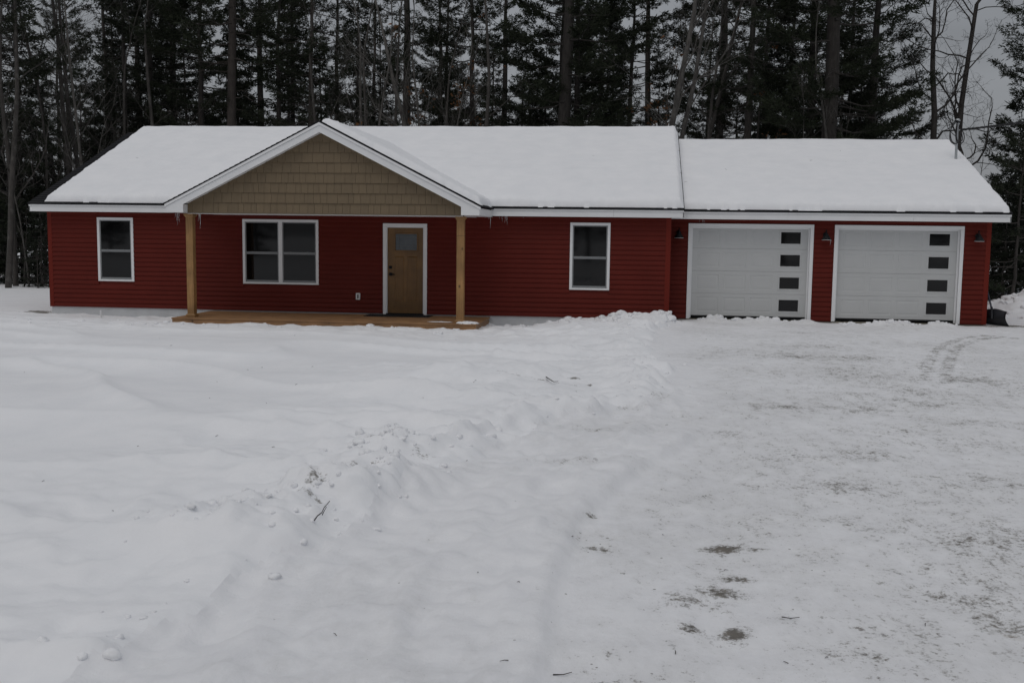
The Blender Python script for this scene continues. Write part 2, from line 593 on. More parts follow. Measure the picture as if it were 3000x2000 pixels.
def ground_z(x, y):
    x = np.asarray(x, float)
    y = np.asarray(y, float)
    near = np.exp(-(np.maximum(0, np.abs(x-12)-30)/20)**2)
    ex = edge_x(EDGE, y)+.16*pn(x*0+3.3, y*1.1)+.07*pn(x*.3+9, y*4.1)+.03*pn(x+2, y*11)
    s = x-ex                                     # >0 on the drive
    # lawn base
    lawn = -.20+.17*sstep(11.3, 14.2, x)*sstep(-9, -1, y)+.10*sstep(-4, -14, y)
    lawn = lawn+.06*fbm(x*.12, y*.16+4, 3)*near
    # wind drifts: long, asymmetric, soft
    qx = x*.13+.5*pn(x*.15, y*.2)
    qy = y*.55+.22*x+.9*pn(x*.16+5, y*.22)
    r = pn(qx, qy)
    lawn = lawn+.12*(1-np.abs(r))**6*sstep(-1, -6, y)*near+.03*pn(x*.35, y*1.1+x*.2)*sstep(-1, -5, y)
    # trodden snow along the house and deck
    tr = sstep(-5.2, -3.2, y)*sstep(.6, -.2, y)*sstep(-9, -4, x)
    lawn = lawn+tr*(.045*fbm(x*1.7, y*2.3, 4, .6))
    # trodden right half by the berm
    bandr = sstep(-4.2, -2.0, s)*sstep(.5, 0, s)
    lawn = lawn+bandr*(.045*fbm(x*1.2, y*1.2, 4, .55)+.014*fbm(x*4.1, y*4.1, 3, .6)+.05*(np.clip(1-2.2*np.abs(pn(x*.9+4, y*.8)), 0, 1)**2))
    # drive
    drv = -.075+.012*fbm(x*.5, y*.5, 3)+.009*fbm(x*3, y*3, 3)
    lx = edge_x(LEDGE, y)+.05*pn(x*0+7.7, y*.9)+.008*pn(x*.2+1, y*4)
    l = x-lx
    zone = sstep(-13.4, -14.4, y)
    drv = drv+zone*(.62+.38*sstep(-.35, .25, pn(y*.55+4.1, y*0+2)))*(.06*sstep(.05, -.06, l)+.022*np.exp(-((l+.12)/.14)**2))+zone*sstep(0, -.1, l)*(.03*fbm(x*1.6, y*1.3, 4, .6)+.012*fbm(x*5, y*5, 3, .6))
    # soft ruts of one car following the ledge, then ruts to the doors
    for off in (.55, .82, 2.05, 2.3):
        drv = drv-.013*np.exp(-((l-off-.04*pn(y*.8+off, y*0))/.09)**2)*sstep(-12.5, -14.5, y)
    # wheel ruts
    for c0 in (15.35, 17.3, 19.6, 21.3):
        cc = c0+.25*np.sin(y*.22+c0)
        drv = drv-.012*np.exp(-((x-cc)/.16)**2)
    far_right = sstep(25.5, 27.5, x)*sstep(2, -4, y)
    drv = drv+far_right*.25*(1+.5*fbm(x*.9, y*.9, 3))
    # broken berm on the edge
    hum = np.exp(-(np.maximum(s+.25, 0)/.20)**2)*np.exp(-(np.minimum(s+.25, 0)/.75)**2)
    gate = .22+.78*sstep(-.15, .45, pn(y*.62+x*.25+2.7, y*0+x*.1+1.3))
    berm = hum*gate*(.035+.05*fbm(x*.7+3, y*.7, 3)+.045*fbm(x*2.6, y*2.6, 4, .6))*sstep(-60, -40, y)
    ms = sstep(.06, -.09, s)
    z = drv*(1-ms)+(lawn+.04)*ms+berm*sstep(.35, -.1, s)
    for bx, by, rx, ry, hh in BUMPS:
        q = ((x-bx)/rx)**2+((y-by)/ry)**2
        lump = 1+.35*fbm(x*2.3+bx, y*2.3, 4, .6)
        if rx < .6:
            lump = 1+.45*fbm(x*3.6+bx, y*3.6, 4, .6)
        z = z+hh*np.exp(-q)*lump
    # crumbly surface of the berm and piles
    rough = np.clip(hum*gate*.55+sum(np.exp(-((x-b[0])/b[2])**2-((y-b[1])/b[3])**2) for b in BUMPS if b[2] < .6), 0, 1)
    z = z+rough*(.025*np.clip(1-1.6*np.abs(pn(x*2.1, y*2.3)), 0, 1)+.04*np.abs(pn(x*6.3, y*6.3))+.020*pn(x*13, y*13))
    z = z-.06*np.exp(-((y+.2)/.9)**2)*sstep(4.3, 3.6, x)*sstep(-2, 0, x)
    # churned strip with parallel ruts between the old bank and the packed drive
    churn = sstep(-1.5, -.3, s)*sstep(.1, -.35, l)*sstep(-9.5, -12.5, y)
    lw = l+.18*pn(x*.5, y*.6)
    z = z+churn*(.038*fbm(lw*2.3+5, y*.42, 3, .55)+.05*np.clip(1-3*np.abs(pn(lw*1.5+9, y*.3+2)), 0, 1)**2*sstep(-.2, .3, pn(x*.4+3, y*.7))+.012*fbm(x*3.6, y*3.6, 3, .6))
    # along the foundation: hollow beside the wall, bare strip near the deck corner
    hol = np.exp(-((y+.7)/.6)**2)*sstep(2.6, 3.5, x)*sstep(4.6, 4.0, x)
    z = z-.09*hol
    hol2 = np.exp(-((y+.3)/.7)**2)*sstep(10.9, 11.3, x)*sstep(13.4, 12.0, x)
    z = z-.10*hol2
    # ploughed bank beyond the garage corner
    bx = (x-26.5)/3.0
    bank = np.exp(-((y-4.6-.25*(x-24))/1.5)**2)*sstep(22.7, 26.0, x)*sstep(34, 30, x)
    z = z+bank*(.78+.25*fbm(x*1.1, y*1.1, 5, .6)+.16*np.abs(pn(x*2.6, y*2.6))+.08*pn(x*6, y*6))
    z = z+.015*np.exp(-((y+2.75)/.35)**2)*sstep(3.8, 4.6, x)*sstep(11.6, 10.8, x)*(1+.5*fbm(x*1.8, y*2, 3))
    # never bury the deck
    dk = (x > 4.0) & (x < 11.25) & (y > -2.35)
    z = np.where(dk & (y < .3), np.minimum(z, -.19+.02*pn(x*3, y*3)), z)
    inside = (y > .95) & (y < 9.5) & (x > .2) & (x < 22.4)
    z = np.where(inside, np.minimum(z, -.12), z)
    gin = (y > .70) & (y < 9) & (x > 15.3) & (x < 22.5)
    z = np.where(gin, np.minimum(z, -.10), z)
    return z, s


def axis_pts(segs):
    out = []
    for a, b_, st in segs:
        n = max(1, int(round((b_-a)/st)))
        out.append(np.linspace(a, b_, n, endpoint=False))
    out.append([segs[-1][1]])
    return np.concatenate(out)


def geo_pts(a, b_, n):
    return a+np.sign(b_-a)*(np.geomspace(1, abs(b_-a)+1, n)-1)


xs = np.concatenate([geo_pts(-12, -700, 26)[::-1][:-1], axis_pts([(-12, 2, .16), (2, 9.5, .075), (9.5, 16.6, .036), (16.6, 24, .065), (24, 31, .075)]), geo_pts(31, 700, 24)[1:]])
ys = np.concatenate([geo_pts(-25, -500, 16)[::-1][:-1], axis_pts([(-25, -20.5, .12), (-20.5, -15, .032), (-15, -9, .05), (-9, -4, .07), (-4, 1.2, .045), (1.2, 7, .075), (7, 9, .2), (9, 45, .8)]), geo_pts(45, 900, 24)[1:]])
GX, GY = np.meshgrid(xs, ys)
GZ, GS = ground_z(GX, GY)
# gentle rise of the land far behind the woods
GZ = GZ+np.clip((GY-60)/200, 0, 3)*1.5
nx, ny = len(xs), len(ys)
idx = np.arange(nx*ny).reshape(ny, nx)
quads = np.stack([idx[:-1, :-1], idx[:-1, 1:], idx[1:, 1:], idx[1:, :-1]], -1).reshape(-1, 4)
cs = (GS[:-1, :-1]+GS[1:, 1:]).reshape(-1)/2
cx = ((GX[:-1, :-1]+GX[1:, 1:])/2).reshape(-1)
cy = ((GY[:-1, :-1]+GY[1:, 1:])/2).reshape(-1)
is_drive = (cs > .0) & (cx < 26.2) & (cy < 1.6) & (cy > -60)
ALLV = np.stack([GX.ravel(), GY.ravel(), GZ.ravel()], 1)

# soil worn through the drive and scraped into the berm (where it lies on the ground)
DIRT = [(15.07, -17.73, .12, .085, 1.15), (15.28, -17.72, .07, .04, .7), (14.98, -18.55, .16, .10, .8), (15.0, -19.18, .07, .11, 1.5), (14.8, -19.15, .06, .07, .95), (14.78, -18.75, .22, .16, .5),
        (14.2, -17.2, .06, .05, .8), (14.25, -17.9, .08, .05, .7), (15.1, -18.3, .12, .06, .8), (14.4, -19.9, .1, .06, .8)]
for (u, vv, ru, rv_, a) in [(2310, 1190, .45, .30, .62), (2540, 1195, .5, .35, .62), (2470, 1150, .5, .5, .38), (2690, 1180, .6, .5, .40), (2660, 1140, .4, .5, .4), (2330, 1040, .6, .7, .45),
                            (2540, 1045, .7, .5, .40), (2610, 1255, .6, .4, .42), (2520, 1330, .5, .3, .42), (2300, 1330, .6, .5, .35), (2490, 1425, .4, .3, .5), (2330, 1420, .5, .3, .4), (2850, 1110, .6, .6, .55),
                            (2880, 1240, .6, .4, .45), (2800, 1290, .8, .5, .42), (2900, 1400, .7, .4, .40), (2850, 1590, .5, .35, .4), (2750, 1720, .4, .3, .4), (2480, 1910, .3, .2, .45), (2620, 1840, .4, .2, .4),
                            (2130, 1260, .4, .2, .5), (1840, 1253, .35, .1, .6), (2110, 1270, .25, .15, .45), (2300, 971, .6, .3, .55), (2250, 1040, .5, .4, .40), (2110, 1025, .5, .4, .38), (2400, 1010, .6, .4, .38),
                            (2700, 1150, .4, .5, .4), (2960, 1560, .4, .3, .4), (2920, 1800, .3, .25, .42), (2700, 1950, .3, .2, .4), (2150, 950, .5, .2, .5), (2030, 948, .3, .12, .6), (2560, 1100, .8, .6, .3)]:
    p = unproj(u, vv, 2, -.06)
    DIRT.append((p[0], p[1], ru*.75, rv_*.8, a*.62))
SNOW_DIRT = [(12.30, -15.72, .10, .06, 1.0), (12.45, -15.60, .10, .07, .9), (12.75, -15.9, .16, .14, .8), (12.33, -17.5, .10, .14, .9), (12.45, -17.1, .12, .2, .75), (12.6, -16.9, .1, .15, .7),
             (12.4, -17.75, .2, .08, .8), (13.35, -10.9, .35, .06, .9), (13.5, -11.05, .5, .05, .8), (13.7, -10.6, .10, .10, 1.1), (12.9, -10.8, .5, .1, .7), (13.9, -11.0, .09, .07, 1.2),
             (12.9, -16.0, .5, .3, .45), (14.8, -11.8, .2, .5, .6), (14.4, -12.6, .4, .2, .6), (3.75, -.75, .45, .40, 1.7), (-.45, .1, .45, .35, 1.5), (14.0, -14.0, .4, .3, .5), (13.9, -15.6, .5, .15, .5),
             (13.4, -12.2, .5, .3, .5), (15.5, .45, .3, .2, .7), (23.2, .8, .5, .25, 1.0), (26, 3.6, 2, .8, .55), (18.85, .6, .3, .15, 1.0), (22.3, .62, .6, .12, 1.1)]
dirt = np.zeros(len(ALLV))
X_, Y_ = ALLV[:, 0], ALLV[:, 1]
for (a, b_, ra, rb, amp) in DIRT+SNOW_DIRT:
    dirt = np.maximum(dirt, amp*np.exp(-((X_-a)/ra)**2-((Y_-b_)/rb)**2))
# overall wear where cars turn
wear = .20*np.exp(-((X_-18.6)/2.6)**2-((Y_+8.5)/4.0)**2)+.16*np.exp(-((X_-16.6)/1.0)**2-((Y_+17)/3.5)**2)+.08*(GS.ravel() > .5)
dirt = dirt+wear
# curved tyre print near the garage end: two rows of tread blocks
tc_ = [unproj(u, vv, 2, -.07)[:2] for u, vv in ((2950, 990), (2890, 984), (2830, 994), (2780, 1016), (2755, 1045), (2745, 1075), (2742, 1115))]
tc_ = np.array(tc_)
best = np.full(len(ALLV), 9.0)
arc = np.zeros(len(ALLV))
side = np.zeros(len(ALLV))
acc = 0
for a, b_ in zip(tc_[:-1], tc_[1:]):
    d_ = b_-a
    L = np.hypot(*d_)
    t = np.clip(((X_-a[0])*d_[0]+(Y_-a[1])*d_[1])/L**2, 0, 1)
    qx_, qy_ = a[0]+t*d_[0], a[1]+t*d_[1]
    dist = np.hypot(X_-qx_, Y_-qy_)
    k = dist < best
    best = np.where(k, dist, best)
    arc = np.where(k, acc+t*L, arc)
    side = np.where(k, np.sign((X_-qx_)*d_[1]-(Y_-qy_)*d_[0]), side)
    acc += L
print_ = (best < .24)*(best > .05)*((np.sin(arc*30+side*1.5) > -.2))*.62
dirt = np.maximum(dirt, print_)


_l = X_-edge_x(LEDGE, Y_)
worn = sstep(.05, .9, GS.ravel()+.25*pn(X_*.8, Y_*.8))*(1-.72*sstep(.35, -.25, _l+.2*pn(X_*1.1, Y_*1.1))*sstep(-13.0, -14.5, Y_))


def gz_at(x, y):
    i = int(np.clip(np.searchsorted(xs, x)-1, 0, nx-2))
    j = int(np.clip(np.searchsorted(ys, y)-1, 0, ny-2))
    a = min(1, max(0, (x-xs[i])/(xs[i+1]-xs[i])))
    c = min(1, max(0, (y-ys[j])/(ys[j+1]-ys[j])))
    return float((GZ[j, i]*(1-a)+GZ[j, i+1]*a)*(1-c)+(GZ[j+1, i]*(1-a)+GZ[j+1, i+1]*a)*c)


def sub_mesh(name, faces, mat):
    used = np.unique(faces)
    remap = np.full(len(ALLV), -1)
    remap[used] = np.arange(len(used))
    me = mesh_np(name, ALLV[used], [remap[faces]], True)
    at = me.attributes.new('dirt', 'FLOAT', 'POINT')
    at.data.foreach_set('value', dirt[used].astype(np.float32))
    at = me.attributes.new('worn', 'FLOAT', 'POINT')
    at.data.foreach_set('value', worn[used].astype(np.float32))
    me.materials.append(M[mat])
    o = link(name, me)
    o['kind'] = 'structure'
    return o


sub_mesh('snow_ground', quads[~is_drive], 'snow')
sub_mesh('driveway', quads[is_drive], 'driveway')

# crumbs and blocks of ploughed snow lying along the berm and at the doors: uncountable
clod_v, clod_f = [], []
ico = bmesh.new()
bmesh.ops.create_icosphere(ico, subdivisions=2, radius=1)
IV = np.array([v.co[:] for v in ico.verts])
IF = np.array([[v.index for v in f.verts] for f in ico.faces])
ico.free()


def add_clod(x, y, r):
    z = gz_at(x, y)
    P = IV.copy()
    fr = RNG.uniform(0, 50, 2)
    P *= (1+.45*pn(P[:, 0]*1.7+fr[0], P[:, 1]*1.7+P[:, 2]*1.1+fr[1])+.25*pn(P[:, 2]*3+fr[1], P[:, 0]*3+P[:, 1]*2))[:, None]
    P *= np.array([r*RNG.uniform(.8, 1.5), r*RNG.uniform(.8, 1.3), r*RNG.uniform(.5, .9)])
    a = RNG.uniform(0, 6.28)
    R_ = np.array([[math.cos(a), -math.sin(a), 0], [math.sin(a), math.cos(a), 0], [0, 0, 1]])
    P = P@R_.T+np.array([x, y, z+r*.05])
    clod_f.append(IF+len(clod_v)*len(IV))
    clod_v.append(P)


for i in range(150):
    t = RNG.uniform(-20.5, -.2)
    y = t
    x = float(edge_x(EDGE, np.array([y]))[0])+RNG.normal(-.15, .25)
    add_clod(x, y, min(.045, abs(RNG.normal(0, .016))+.005))
for i in range(240):
    x = RNG.uniform(11.5, 15.4)
    add_clod(x, -.55+RNG.normal(0, .22), abs(RNG.normal(0, .035))+.012)
for x0, x1 in ((15.8, 18.3), (19.2, 21.8)):
    for i in range(60):
        add_clod(RNG.uniform(x0, x1), .35+RNG.normal(0, .10), abs(RNG.normal(0, .03))+.012)
for i in range(420):
    add_clod(RNG.uniform(23.6, 29.5), RNG.uniform(2.6, 5.6), min(.11, abs(RNG.normal(0, .035))+.012))
for i in range(150):
    bx = BUMPS[[7, 8, 9, 10, 11][i % 5]]
    add_clod(bx[0]+RNG.normal(0, bx[2]*.55), bx[1]+RNG.normal(0, bx[3]*.55), abs(RNG.normal(0, .016))+.006)
for i in range(90):
    add_clod(RNG.uniform(.2, 11), -2.65+RNG.normal(0, .3) if RNG.random() < .6 else -.7+RNG.normal(0, .2) if RNG.random() < .3 else -3.1, abs(RNG.normal(0, .025))+.01)
me = mesh_np('snow_clods', np.concatenate(clod_v), [np.concatenate(clod_f)], True)
me.materials.append(M['snow'])
tag(link('snow_clods', me), kind='stuff', label='broken clods of ploughed snow along the berm and doors', cat='snow')

# ------------------------------------------------------------------ the house
XR, XG, GYW = 15.257, 22.561, .778       # main right corner, garage right corner, garage front wall plane
ZS, ZE = -.031, 2.31                      # siding bottom, underside of eave
house = empty('house', (7.6, 4.9, -.25), 'long red single-storey house with snowy roof, tan porch gable and attached two-door garage', 'house')


def holes_face(x0, x1, z0, z1, y, holes):
    """front face at y of a wall with rectangular openings (xa,xb,za,zb)"""
    X = sorted({x0, x1, *[h[0] for h in holes], *[h[1] for h in holes]})
    Z = sorted({z0, z1, *[max(z0, h[2]) for h in holes], *[min(z1, h[3]) for h in holes]})
    mb = MB()
    for a, b_ in zip(X[:-1], X[1:]):
        for c_, d_ in zip(Z[:-1], Z[1:]):
            xm, zm = (a+b_)/2, (c_+d_)/2
            if any(h[0] < xm < h[1] and h[2] < zm < h[3] for h in holes):
                continue
            mb.add([(a, y, c_), (b_, y, c_), (b_, y, d_), (a, y, d_)], [(0, 1, 2, 3)])
    return mb


# openings (outer edge of trim)
W1 = (1.2855, 2.2189, .620, 2.183)
W2 = (12.9457, 13.8791, .620, 2.183)
WD = (5.0067, 6.8985, .622, 2.180)
DR = (8.4851, 9.5526, -.055, 2.116)
G1 = (15.705, 18.605, -.042, 2.2046)
G2 = (19.078, 21.978, -.042, 2.2046)

# foundation
MB().box(.02, XR-.02, .012, 9.74, -.8, ZS-.002).build('foundation', 'concrete', house)
MB().box(XR-.01, XG-.03, GYW+.02, 9.6, -.8, -.06).build('garage_slab', 'slab', house)
MB().box(XR+.45, XR+3.35, GYW-.02, GYW+.02, -.8, -.055).box(XR+3.82, XR+6.72, GYW-.02, GYW+.02, -.8, -.055).build('door_sill', 'slab', house)

front = holes_face(0, XR, ZS, 2.46, .006, [DR])
front.add([(0, .006, ZS), (0, .006, 2.46), (0, .2, 2.46), (0, .2, ZS)], [(0, 1, 2, 3)])
front = front.build('front_wall', 'red', house)
COURSE = .1138


def siding(parent, x0, x1, z0, z1, y, holes, skip_top=0):
    n = int(math.ceil((z1-z0)/COURSE))
    for i in range(n):
        a, b_ = z0+i*COURSE, min(z0+(i+1)*COURSE, z1)
        segs = [(x0, x1)]
        zm0, zm1 = a, b_
        for h in holes:
            if zm1 <= h[2]+.004 or zm0 >= h[3]-.004:
                continue
            new = []
            for s in segs:
                if h[1] <= s[0] or h[0] >= s[1]:
                    new.append(s)
                    continue
                if h[0]-s[0] > .01:
                    new.append((s[0], h[0]+.006))
                if s[1]-h[1] > .01:
                    new.append((h[1]-.006, s[1]))
            segs = new
        for s in segs:
            wob = random.uniform(-.0012, .0012)
            # lap profile: proud lower lip, shadow groove at the top under the next board
            yb, yt = y-.026+wob, y-.003
            zt = b_ + .010 if i < n-1 else b_
            prof = [(y, a+.012), (yb+.003, a), (yb, a+.005), (yb+.002, a+.040), (yt, zt), (y, zt)]
            MB().prism_x(prof, s[0], s[1]).build('siding_board', 'red', parent)


siding(front, .09, XR-.10, ZS, 2.33, 0.004, [W1, WD, DR, W2])
MB().box(-.016, .092, -.022, .10, ZS-.004, 2.33).build('corner_post', 'red_corner', house, bevel=.004)
MB().box(XR-.102, XR+.016, -.022, .10, ZS-.004, 2.33).build('corner_post', 'red_corner', house, bevel=.004)

gwall = holes_face(XR, XG, -.06, 2.46, GYW+.006, [(g[0], g[1], -.2, g[3]) for g in (G1, G2)]).build('garage_wall', 'red', house)
siding(gwall, XR+.02, XG-.09, -.045, 2.32, GYW+.004, [(g[0], g[1], -.2, g[3]) for g in (G1, G2)])
MB().box(XG-.092, XG+.016, GYW-.022, GYW+.10, -.055, 2.32).build('corner_post', 'red_corner', house, bevel=.004)


def plain_siding(x, y0, y1, z0, z1, sgn):
    mb = MB()
    n = int((z1-z0)/COURSE)
    for i in range(n+1):
        a = z0+i*COURSE
        mb.prism_y([(x, a), (x+sgn*.017, a), (x+sgn*.003, min(a+COURSE, z1)), (x, min(a+COURSE, z1))][::(1 if sgn > 0 else -1)], y0, y1)
    return mb


RM = .424
RIDGE_Y, EAVE_Y, EAVE_Z = 4.88, -.33, 2.49
RIDGE_Z = EAVE_Z+RM*(RIDGE_Y-EAVE_Y)
RG = .40
GR_Y, GE_Y, GE_Z = 5.2, GYW-.38, 2.485
GR_Z = GE_Z+RG*(GR_Y-GE_Y)
GBACK = 9.6
plain_siding(0, .1, 9.74, ZS, 2.33, -1).build('side_wall', 'red', house)
plain_siding(XG, GYW+.1, GBACK, -.05, 2.33, 1).build('side_wall', 'red', house)
# gable triangles of the end walls and the step between the two roofs
MB().prism_x([(0, 2.3), (RIDGE_Y*2, 2.3), (RIDGE_Y, RIDGE_Z-.06)], -.01, .03).build('end_gable', 'red', house)
MB().prism_x([(0, 2.3), (RIDGE_Y*2, 2.3), (RIDGE_Y, RIDGE_Z-.06)], XR-.03, XR+.01).build('end_gable', 'red', house)
MB().prism_x([(GYW, 2.3), (2*GR_Y-GYW, 2.3), (GR_Y, GR_Z-.06)], XG-.03, XG+.01).build('end_gable', 'red', house)
MB().box(.0, XR, 9.70, 9.74, ZS, 2.46).build('back_wall', 'red', house)
MB().box(XR, XG, 9.55, 9.60, -.06, 2.46).build('back_wall', 'red', house)
MB().box(XR-.02, XR, GYW, 9.7, -.06, 2.46).build('party_wall', 'red', house)


def roof_plane(p0, p1, q0, q1, n_c, thick=.03):
    """stepped shingle courses from eave edge p0-p1 up to ridge q0-q1 (each a 3-vector)"""
    p0, p1, q0, q1 = map(np.array, (p0, p1, q0, q1))
    nrm = np.cross(p1-p0, q0-p0)
    nrm = nrm/np.linalg.norm(nrm)
    if nrm[2] < 0:
        nrm = -nrm
    mb = MB()
    for i in range(n_c):
        t0, t1 = i/n_c, min(1, (i+1.15)/n_c)
        a, b_ = p0+(q0-p0)*t0, p1+(q1-p1)*t0
        c_, d_ = p1+(q1-p1)*t1, p0+(q0-p0)*t1
        hi, lo = nrm*(thick), nrm*(thick-.011)
        mb.add([a+hi, b_+hi, c_+lo, d_+lo, a-nrm*.006, b_-nrm*.006, c_-nrm*.006, d_-nrm*.006],
               [(0, 1, 2, 3), (4, 7, 6, 5), (0, 4, 5, 1), (1, 5, 6, 2), (2, 6, 7, 3), (3, 7, 4, 0)])
    return mb


OL, OR, OG = -.305, XR+.28, XG+.313
# main roof
main_roof = roof_plane((OL-.015, EAVE_Y-.02, EAVE_Z-.005), (OR+.015, EAVE_Y-.02, EAVE_Z-.005), (OL-.015, RIDGE_Y, RIDGE_Z), (OR+.015, RIDGE_Y, RIDGE_Z), 40).build('main_roof', 'shingle_roof', house)
roof_plane((OL-.015, 2*RIDGE_Y-EAVE_Y, EAVE_Z), (OR+.015, 2*RIDGE_Y-EAVE_Y, EAVE_Z), (OL-.015, RIDGE_Y, RIDGE_Z), (OR+.015, RIDGE_Y, RIDGE_Z), 20).build('back_slope', 'shingle_roof', main_roof)
garage_roof = roof_plane((XR+.02, GE_Y-.02, GE_Z-.005), (OG+.015, GE_Y-.02, GE_Z-.005), (XR+.02, GR_Y, GR_Z), (OG+.015, GR_Y, GR_Z), 36).build('garage_roof', 'shingle_roof', house)
roof_plane((XR+.02, 2*GR_Y-GE_Y, GE_Z), (OG+.015, 2*GR_Y-GE_Y, GE_Z), (XR+.02, GR_Y, GR_Z), (OG+.015, GR_Y, GR_Z), 20).build('back_slope', 'shingle_roof', garage_roof)


def eave(parent, y, z, segs, yw, zb):
    """two-step fascia boards (upper drip board proud of the lower) and the soffit behind"""
    for a, b_ in segs:
        MB().box(a+.0012, b_-.0012, y, y+.02, zb, z-.055).build('fascia_board', 'white', parent, bevel=.002)
        MB().box(a+.0012, b_-.0012, y-.022, y+.02, z-.052, z-.008).build('drip_board', 'white', parent, bevel=.003)
    MB().box(segs[0][0], segs[-1][1], y+.021, yw, zb+.004, zb+.014).build('soffit', 'soffit', parent)


GXL, GXR, GXC = 4.087, 11.148, 7.617
eave(main_roof, EAVE_Y+.02, EAVE_Z, [(OL, GXL+.02)], .0, ZE)
eave(main_roof, EAVE_Y+.02, EAVE_Z, [(GXR-.02, 13.95), (13.95, OR)], .0, ZE)
eave(garage_roof, GE_Y+.02, GE_Z-.005, [(XR+.018, 17.95), (17.95, 20.75), (20.75, OG)], GYW, 2.30)
# sloping rake boards of the end gables
for x0, x1, par, (ey, ez, ry, rz) in ((OL, OL+.02, main_roof, (EAVE_Y+.02, EAVE_Z-.01, RIDGE_Y, RIDGE_Z-.01)), (OR-.02, OR, main_roof, (EAVE_Y+.02, EAVE_Z-.01, RIDGE_Y, RIDGE_Z-.01)),
                                      (OG-.02, OG, garage_roof, (GE_Y+.02, GE_Z-.015, GR_Y, GR_Z-.01))):
    MB().prism_x([(ey, ez-.165), (ry, rz-.18), (ry, rz), (ey, ez)], x0, x1).build('rake_board', 'white', par)
    MB().prism_x([(ry, rz-.18), (2*ry-ey, ez-.165), (2*ry-ey, ez), (ry, rz)], x0, x1).build('rake_board', 'white', par)
    sgn = 1 if x0 < 5 else -1
    xin = x1 if x0 < 5 else x0
    wallx = {OL: 0, OR-.02: XR, OG-.02: XG}[x0]
    a_, b_ = sorted((xin, wallx))
    MB().prism_x([(ey+.02, ez-.14), (ry, rz-.16), (ry, rz-.15), (ey+.02, ez-.13)], a_, b_).build('rake_soffit', 'soffit', par)

# porch gable: front rake plane, shake wall plane
GF, GP = -2.215, -1.96
GSL = (4.25-2.47)/(GXC-GXL)
GZ0, GZP = 2.47, 4.25


def gz(x):
    return GZP-GSL*abs(x-GXC)


porch_roof = roof_plane((GXL-.03, GF-.02, gz(GXL-.03)+.004), (GXL-.03, 1.6, gz(GXL-.03)+.004), (GXC, GF-.02, GZP+.004), (GXC, 4.0, GZP+.004), 30).build('porch_roof', 'shingle_roof', house)
roof_plane((GXR+.03, GF-.02, gz(GXR+.03)+.004), (GXR+.03, 1.6, gz(GXR+.03)+.004), (GXC, GF-.02, GZP+.004), (GXC, 4.0, GZP+.004), 30).build('right_slope', 'shingle_roof', porch_roof)
TH = .215
RB = 4.50


def mir(poly):
    return [(2*GXC-x, z) for x, z in poly][::-1]


low = [(GXL+.012, 2.283), (RB, 2.283), (RB, gz(RB)-TH), (GXC, GZP-TH), (GXC, GZP-.066), (GXL+.012, gz(GXL+.012)-.066)]
MB().prism_y(low, GF+.004, GF+.026).build('rake_board', 'white', porch_roof, bevel=.002)
MB().prism_y(mir(low), GF+.004, GF+.026).build('rake_board', 'white', porch_roof, bevel=.002)
upb = [(GXL-.012, gz(GXL-.012)-.062), (GXC, GZP-.062), (GXC, GZP-.004), (GXL-.012, gz(GXL-.012)-.004)]
MB().prism_y(upb, GF-.018, GF+.026).build('drip_board', 'white', porch_roof, bevel=.003)
MB().prism_y(mir(upb), GF-.018, GF+.026).build('drip_board', 'white', porch_roof, bevel=.003)
# boxed eave ends, side fascias and soffits of the porch
for s in (1, -1):
    def bxm(xa, xb, *r):
        if s == 1:
            return MB().box(xa, xb, *r)
        return MB().box(2*GXC-xb, 2*GXC-xa, *r)
    bxm(GXL+.012, GXL+.03, GF+.028, -.31, 2.283, 2.44).build('side_fascia', 'white', porch_roof)
    bxm(GXL+.031, RB-.002, GF+.028, -.0, 2.287, 2.295).build('soffit', 'soffit', porch_roof)
    bxm(RB-.012, RB, GF+.027, GP, 2.296, gz(RB)-TH).build('return_board', 'white', porch_roof)
    so_ = [(RB, gz(RB)-TH+.02), (GXC, GZP-TH+.02), (GXC, GZP-TH+.03), (RB, gz(RB)-TH+.03)]
    MB().prism_y(so_ if s == 1 else mir(so_), GF+.027, GP+.02).build('rake_soffit', 'soffit', porch_roof)
# beam and porch ceiling
MB().box(RB, 2*GXC-RB, GP-.030, GP+.16, 2.270, 2.2935).build('beam_wrap', 'tan_trim', house)
MB().box(RB, 2*GXC-RB, GP-.026, GP+.16, 2.262, 2.2695).build('beam_trim', 'soffit', house)
MB().box(RB, 2*GXC-RB, GP+.161, -.02, 2.275, 2.29).build('porch_ceiling', 'soffit', house)
MB().box(RB, 2*GXC-RB, -.024, -.002, 2.268, 2.33).build('ceiling_trim', 'red', house)

# gable wall with separate shakes
ROW0, ROWH = 2.296, .2215
gable = MB().prism_y([(RB, 2.294), (2*GXC-RB, 2.294), (2*GXC-RB, gz(RB)-.12), (GXC, GZP-.12), (RB, gz(RB)-.12)], GP+.004, GP+.06).build('gable_wall', 'shake', house)


def clip_gable(poly):
    """clip (x,z) polygon under the two rake lines"""
    for sgn in (1, -1):
        outp = []
        n = len(poly)
        for i in range(n):
            a, b_ = poly[i], poly[(i+1) % n]
            fa = GZP-.13-GSL*sgn*(a[0]-GXC)-a[1]
            fb = GZP-.13-GSL*sgn*(b_[0]-GXC)-b_[1]
            if fa >= 0:
                outp.append(a)
            if (fa >= 0) != (fb >= 0):
                t = fa/(fa-fb)
                outp.append((a[0]+(b_[0]-a[0])*t, a[1]+(b_[1]-a[1])*t))
        poly = outp
        if len(poly) < 3:
            return None
    return poly


